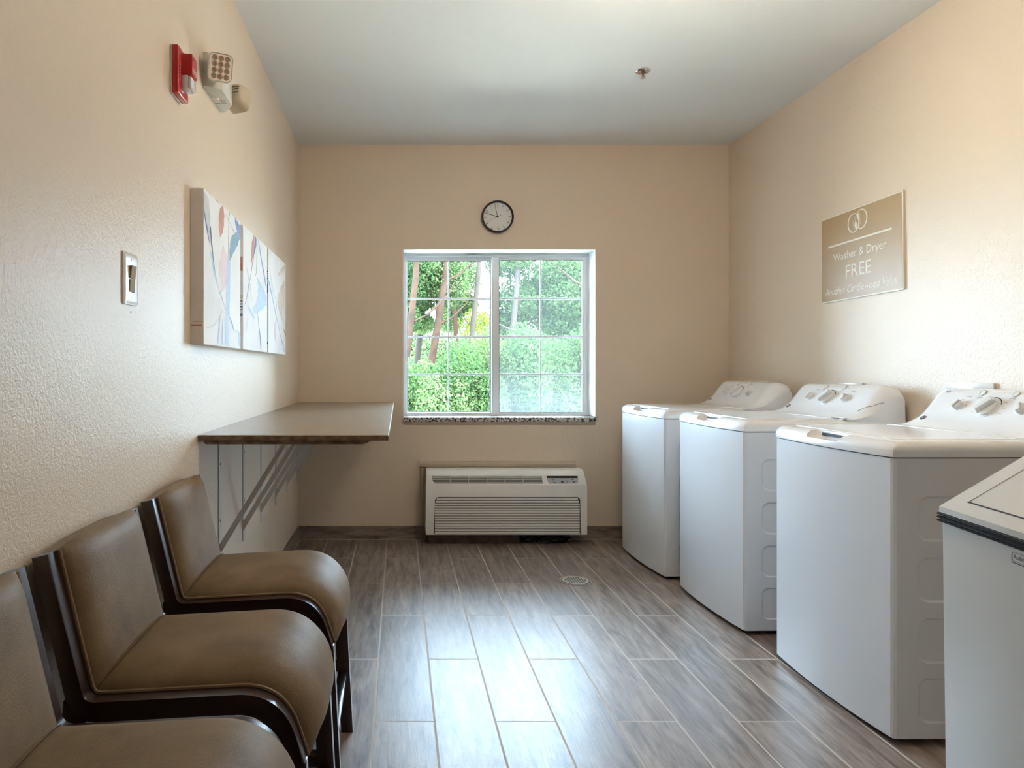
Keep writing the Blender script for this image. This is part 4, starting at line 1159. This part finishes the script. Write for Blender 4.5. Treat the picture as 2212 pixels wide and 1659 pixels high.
    bm = NB(); text_bm(bm, 'GE', 0, -.0045, w=.013, h=.009, z=.0024, M=MB_, align='C', shear=.2); lathe(bm, [(.0108, .0025), (.0118, .0025)], 32, M=MB_)
    obj('badge_letters', bm, M_whiteprint, bd, None, recalc=False)
    return t, con
w3, con3 = make_washer('nearest white washing machine, numbered 3, beside the white bin', '# 3')
w3.location = (1.546, 2.562, 0); w3.rotation_euler.z = math.radians(.6)
w2 = copy_tree(w3); w2.location = (1.522, 3.482, 0); w2.rotation_euler.z = math.radians(1.6)
w2['label'] = 'middle white washing machine with a cracked console end'
w1 = copy_tree(w3); w1.location = (1.474, 4.305, 0); w1.rotation_euler.z = math.radians(2.2)
w1['label'] = 'farthest white washing machine, nearest the window wall'
def child(o, nm): return [q for q in bpy.data.objects if q.parent == o and q.name.split('.')[0] == nm][0]
# the hand-written number is only on the nearest machine
for wm in (w1, w2):
    pl_ = child(child(wm, 'console'), 'printed_labels'); me = pl_.data.copy(); b = bmesh.new(); b.from_mesh(me)
    gone = [v for v in b.verts if v.co.y > .222]
    bmesh.ops.delete(b, geom=gone, context='VERTS'); b.to_mesh(me); b.free(); pl_.data = me
# crack and broken corner on the middle machine (near end of its console)
c2 = child(w2, 'console'); HWc = WW-.004
def con_pt(sx, y):
    """point on the console skin at profile parameter sx and position y"""
    e_ = max(0, (abs(y)-(HWc-.075))/.075); q = 1-math.sqrt(max(0, 1-min(1, e_)**2))
    i = int(sx); f = sx-i; x = CPROF[i][0]*(1-f)+CPROF[i+1][0]*f; z = CPROF[i][1]*(1-f)+CPROF[i+1][1]*f
    hz = z-.954; return Vector((x+q*.045*min(1, max(0, hz/.05)) if x < .70 else x, y, .954+hz*(1-.30*q)+.0004))
bm = NB(); tube(bm, [con_pt(3.9, -.270), con_pt(4.5, -.285), con_pt(4.9, -.298), con_pt(5.1, -.312), con_pt(5.6, -.325), con_pt(5.9, -.332)], .0009, 5)
obj('crack', bm, M_black, c2)['label'] = 'dark crack in the plastic'
bm = NB(); 
prism(bm, [(-.245, .452), (-.300, .450), (-.335, .462), (-.318, .476), (-.285, .470)], .9575, .9592, 'z')
for v in bm.verts: v.co.x, v.co.y = v.co.y, v.co.x
bmesh.ops.rotate(bm, verts=bm.verts[:], cent=(.46, -.29, .958), matrix=Matrix.Rotation(.12, 3, 'Y'))
obj('broken_corner', bm, M_dark, c2, None)
bm = NB(); box(bm, .463, .474, -.328, -.285, .9595, .9635, bev=.001, M=Matrix.Translation((0, 0, 0)) ); obj('broken_chip', bm, M_knob, c2)

# supply boxes and the outlet behind the machines
for nm, ya, yb, zt_ in (('nearest', 2.715, 2.955, 1.127), ('middle', 3.487, 3.764, 1.113), ('farthest', 4.385, 4.697, 1.106)):
    t = thing('supply_box', 'white washer supply box on the wall behind the %s washing machine' % nm, 'supply box', M=on_right((ya+yb)/2, zt_-.10), group='supply boxes on the right wall')
    w_ = (yb-ya)/2
    bm = NB(); box(bm, -w_, w_, .075, .10, 0, .012, bev=.002); box(bm, -w_, w_, -.10, -.075, 0, .012, bev=.002)
    box(bm, -w_, -w_+.02, -.075, .075, 0, .012, bev=.002); box(bm, w_-.02, w_, -.075, .075, 0, .012, bev=.002)
    fr_ = obj('face_frame', bm, M_plastic, t); bm = NB(); box(bm, -w_+.02, w_-.02, -.075, .075, 0, .003); obj('recess', bm, M_offwhite, t, None)
    for s in (-.05, .05):
        bm = NB(); lathe(bm, [(.012, .002), (.012, .02), (.018, .022), (.018, .03), (0, .03)], 16, cx=s); obj('valve', bm, M_steel, t)
t = thing('wall_outlet', 'white wall outlet between the middle and farthest washing machines', 'outlet', M=on_right(4.22, .966))
bm = NB(); box(bm, -.036, .036, -.057, .057, 0, .006, bev=.002); obj('plate', bm, M_plastic, t)
bm = NB(); box(bm, -.017, .017, .008, .038, .006, .008, bev=.002); box(bm, -.017, .017, -.038, -.008, .006, .008, bev=.002); obj('socket', bm, M_knob, t)
bm = NB(); box(bm, -.016, .016, -.040, -.004, .008, .050, bev=.006)
tube(bm, [(0, -.022, .04), (0, -.05, .055), (0, -.12, .05), (-.03, -.30, .04), (-.05, -.55, .05)], .0045, 8)
bmesh.ops.transform(bm, matrix=on_right(4.24, .985), verts=bm.verts[:])
tag(obj('power_plug', bm, M_dark), 'black power plug and cord in the white wall outlet', 'plug')

# ------------------------------------------------------------------ waste bin at the right edge
yaw = math.atan2(.034, .206)
t = thing('waste_bin', 'white metal swing-top waste bin at the right edge, in front of the washers', 'waste bin', (1.143, 1.50, 0), -yaw)
BW, BD = .46, .55        # width (x, away from the aisle), length (towards the camera, -y)
zr = .893
slope = math.tan(math.radians(34.5))
bm = NB(); loops(bm, [[(a, b, z) for a, b in ((i, -i), (BW-i, -i), (BW-i, -BD+i), (i, -BD+i))] for z, i in ((.012, .010), (.859, .004))])
bmesh.ops.bevel(bm, geom=[e for e in bm.edges if abs(e.verts[0].co.z-e.verts[1].co.z) > .3], offset=.004, segments=3, profile=.5, affect='EDGES')
body = obj('body', bm, M_bin, t)
bm = NB(); loops(bm, [[(a, b, z) for a, b in ((.002, -.002), (BW-.002, -.002), (BW-.002, -BD+.002), (.002, -BD+.002))] for z in (.858, .8795)])
for z in (.8585, .8655, .8725): loops(bm, [[(a, b, zz) for a, b in ((-i, i), (BW+i, i), (BW+i, -BD-i), (-i, -BD-i))] for zz, i in ((z, -.0005), (z+.0015, .0025), (z+.0045, .0025), (z+.006, -.0005))])
obj('rim_seal', bm, mat('black_seal', srgb(36, 36, 38), rough=.25), t, 20)
bm = NB(); box(bm, .010, BW-.01, -BD+.01, -.010, .0, .012); obj('base', bm, M_dark, t)
half = .23
hood = NB(); zt_ = zr-.002+(half-.02)*slope
prism(hood, [(0, .8792), (BW, .8792), (BW, zr-.002), (half+.02, zt_), (half-.02, zt_), (0, zr-.002)], -BD, 0, 'y', bev=.002)
hd = obj('hood', hood, M_bin, t)
# grooves of the swing flap on the aisle-side slope
Ms = frame((0, -1, 0), (math.cos(math.atan(slope)), 0, math.sin(math.atan(slope))), (-math.sin(math.atan(slope)), 0, math.cos(math.atan(slope))), (0, 0, zr-.001))
bm = NB()
box(bm, .052, .43, .030, .0325, -.001, .0006, M=Ms)
obj('flap_slot', bm, M_dark, hd, None)
bm = NB(); box(bm, .0520, .0532, .0325, .24, -.001, .0004, M=Ms); box(bm, .43, .4312, .0325, .24, -.001, .0004, M=Ms); obj('flap_crease', bm, M_knob, hd, None)
bm = NB(); Ml = frame((0, -1, 0), (0, 0, 1), (-1, 0, 0), (-.0, 0, 0)) 
def lab(u0, u1, v0, v1, z, mi): box(bm, u0, u1, v0, v1, z, z+.0006, M=Ml, mi=mi)
zl = .842
lab(.216, .299, zl-.012, zl+.012, -.0047, 0); lab(.2180, .2970, zl-.0100, zl+.0100, -.0041, 1)
lb = obj('maker_label', bm, [M_black, M_bin], body, None)
bm = NB(); text_bm(bm, 'Rubbermaid', .2575, zl-.003, w=.066, h=.0075, z=-.0031, M=Ml, align='C')
loops(bm, [[Ml @ Vector((a, b, -.0032)) for a, b in rrect(.2575, zl, w_, h_, .004)] for w_, h_ in ((.076, .017), (.074, .0155))], cap=False)
obj('label_lettering', bm, M_black, lb, None, recalc=False)
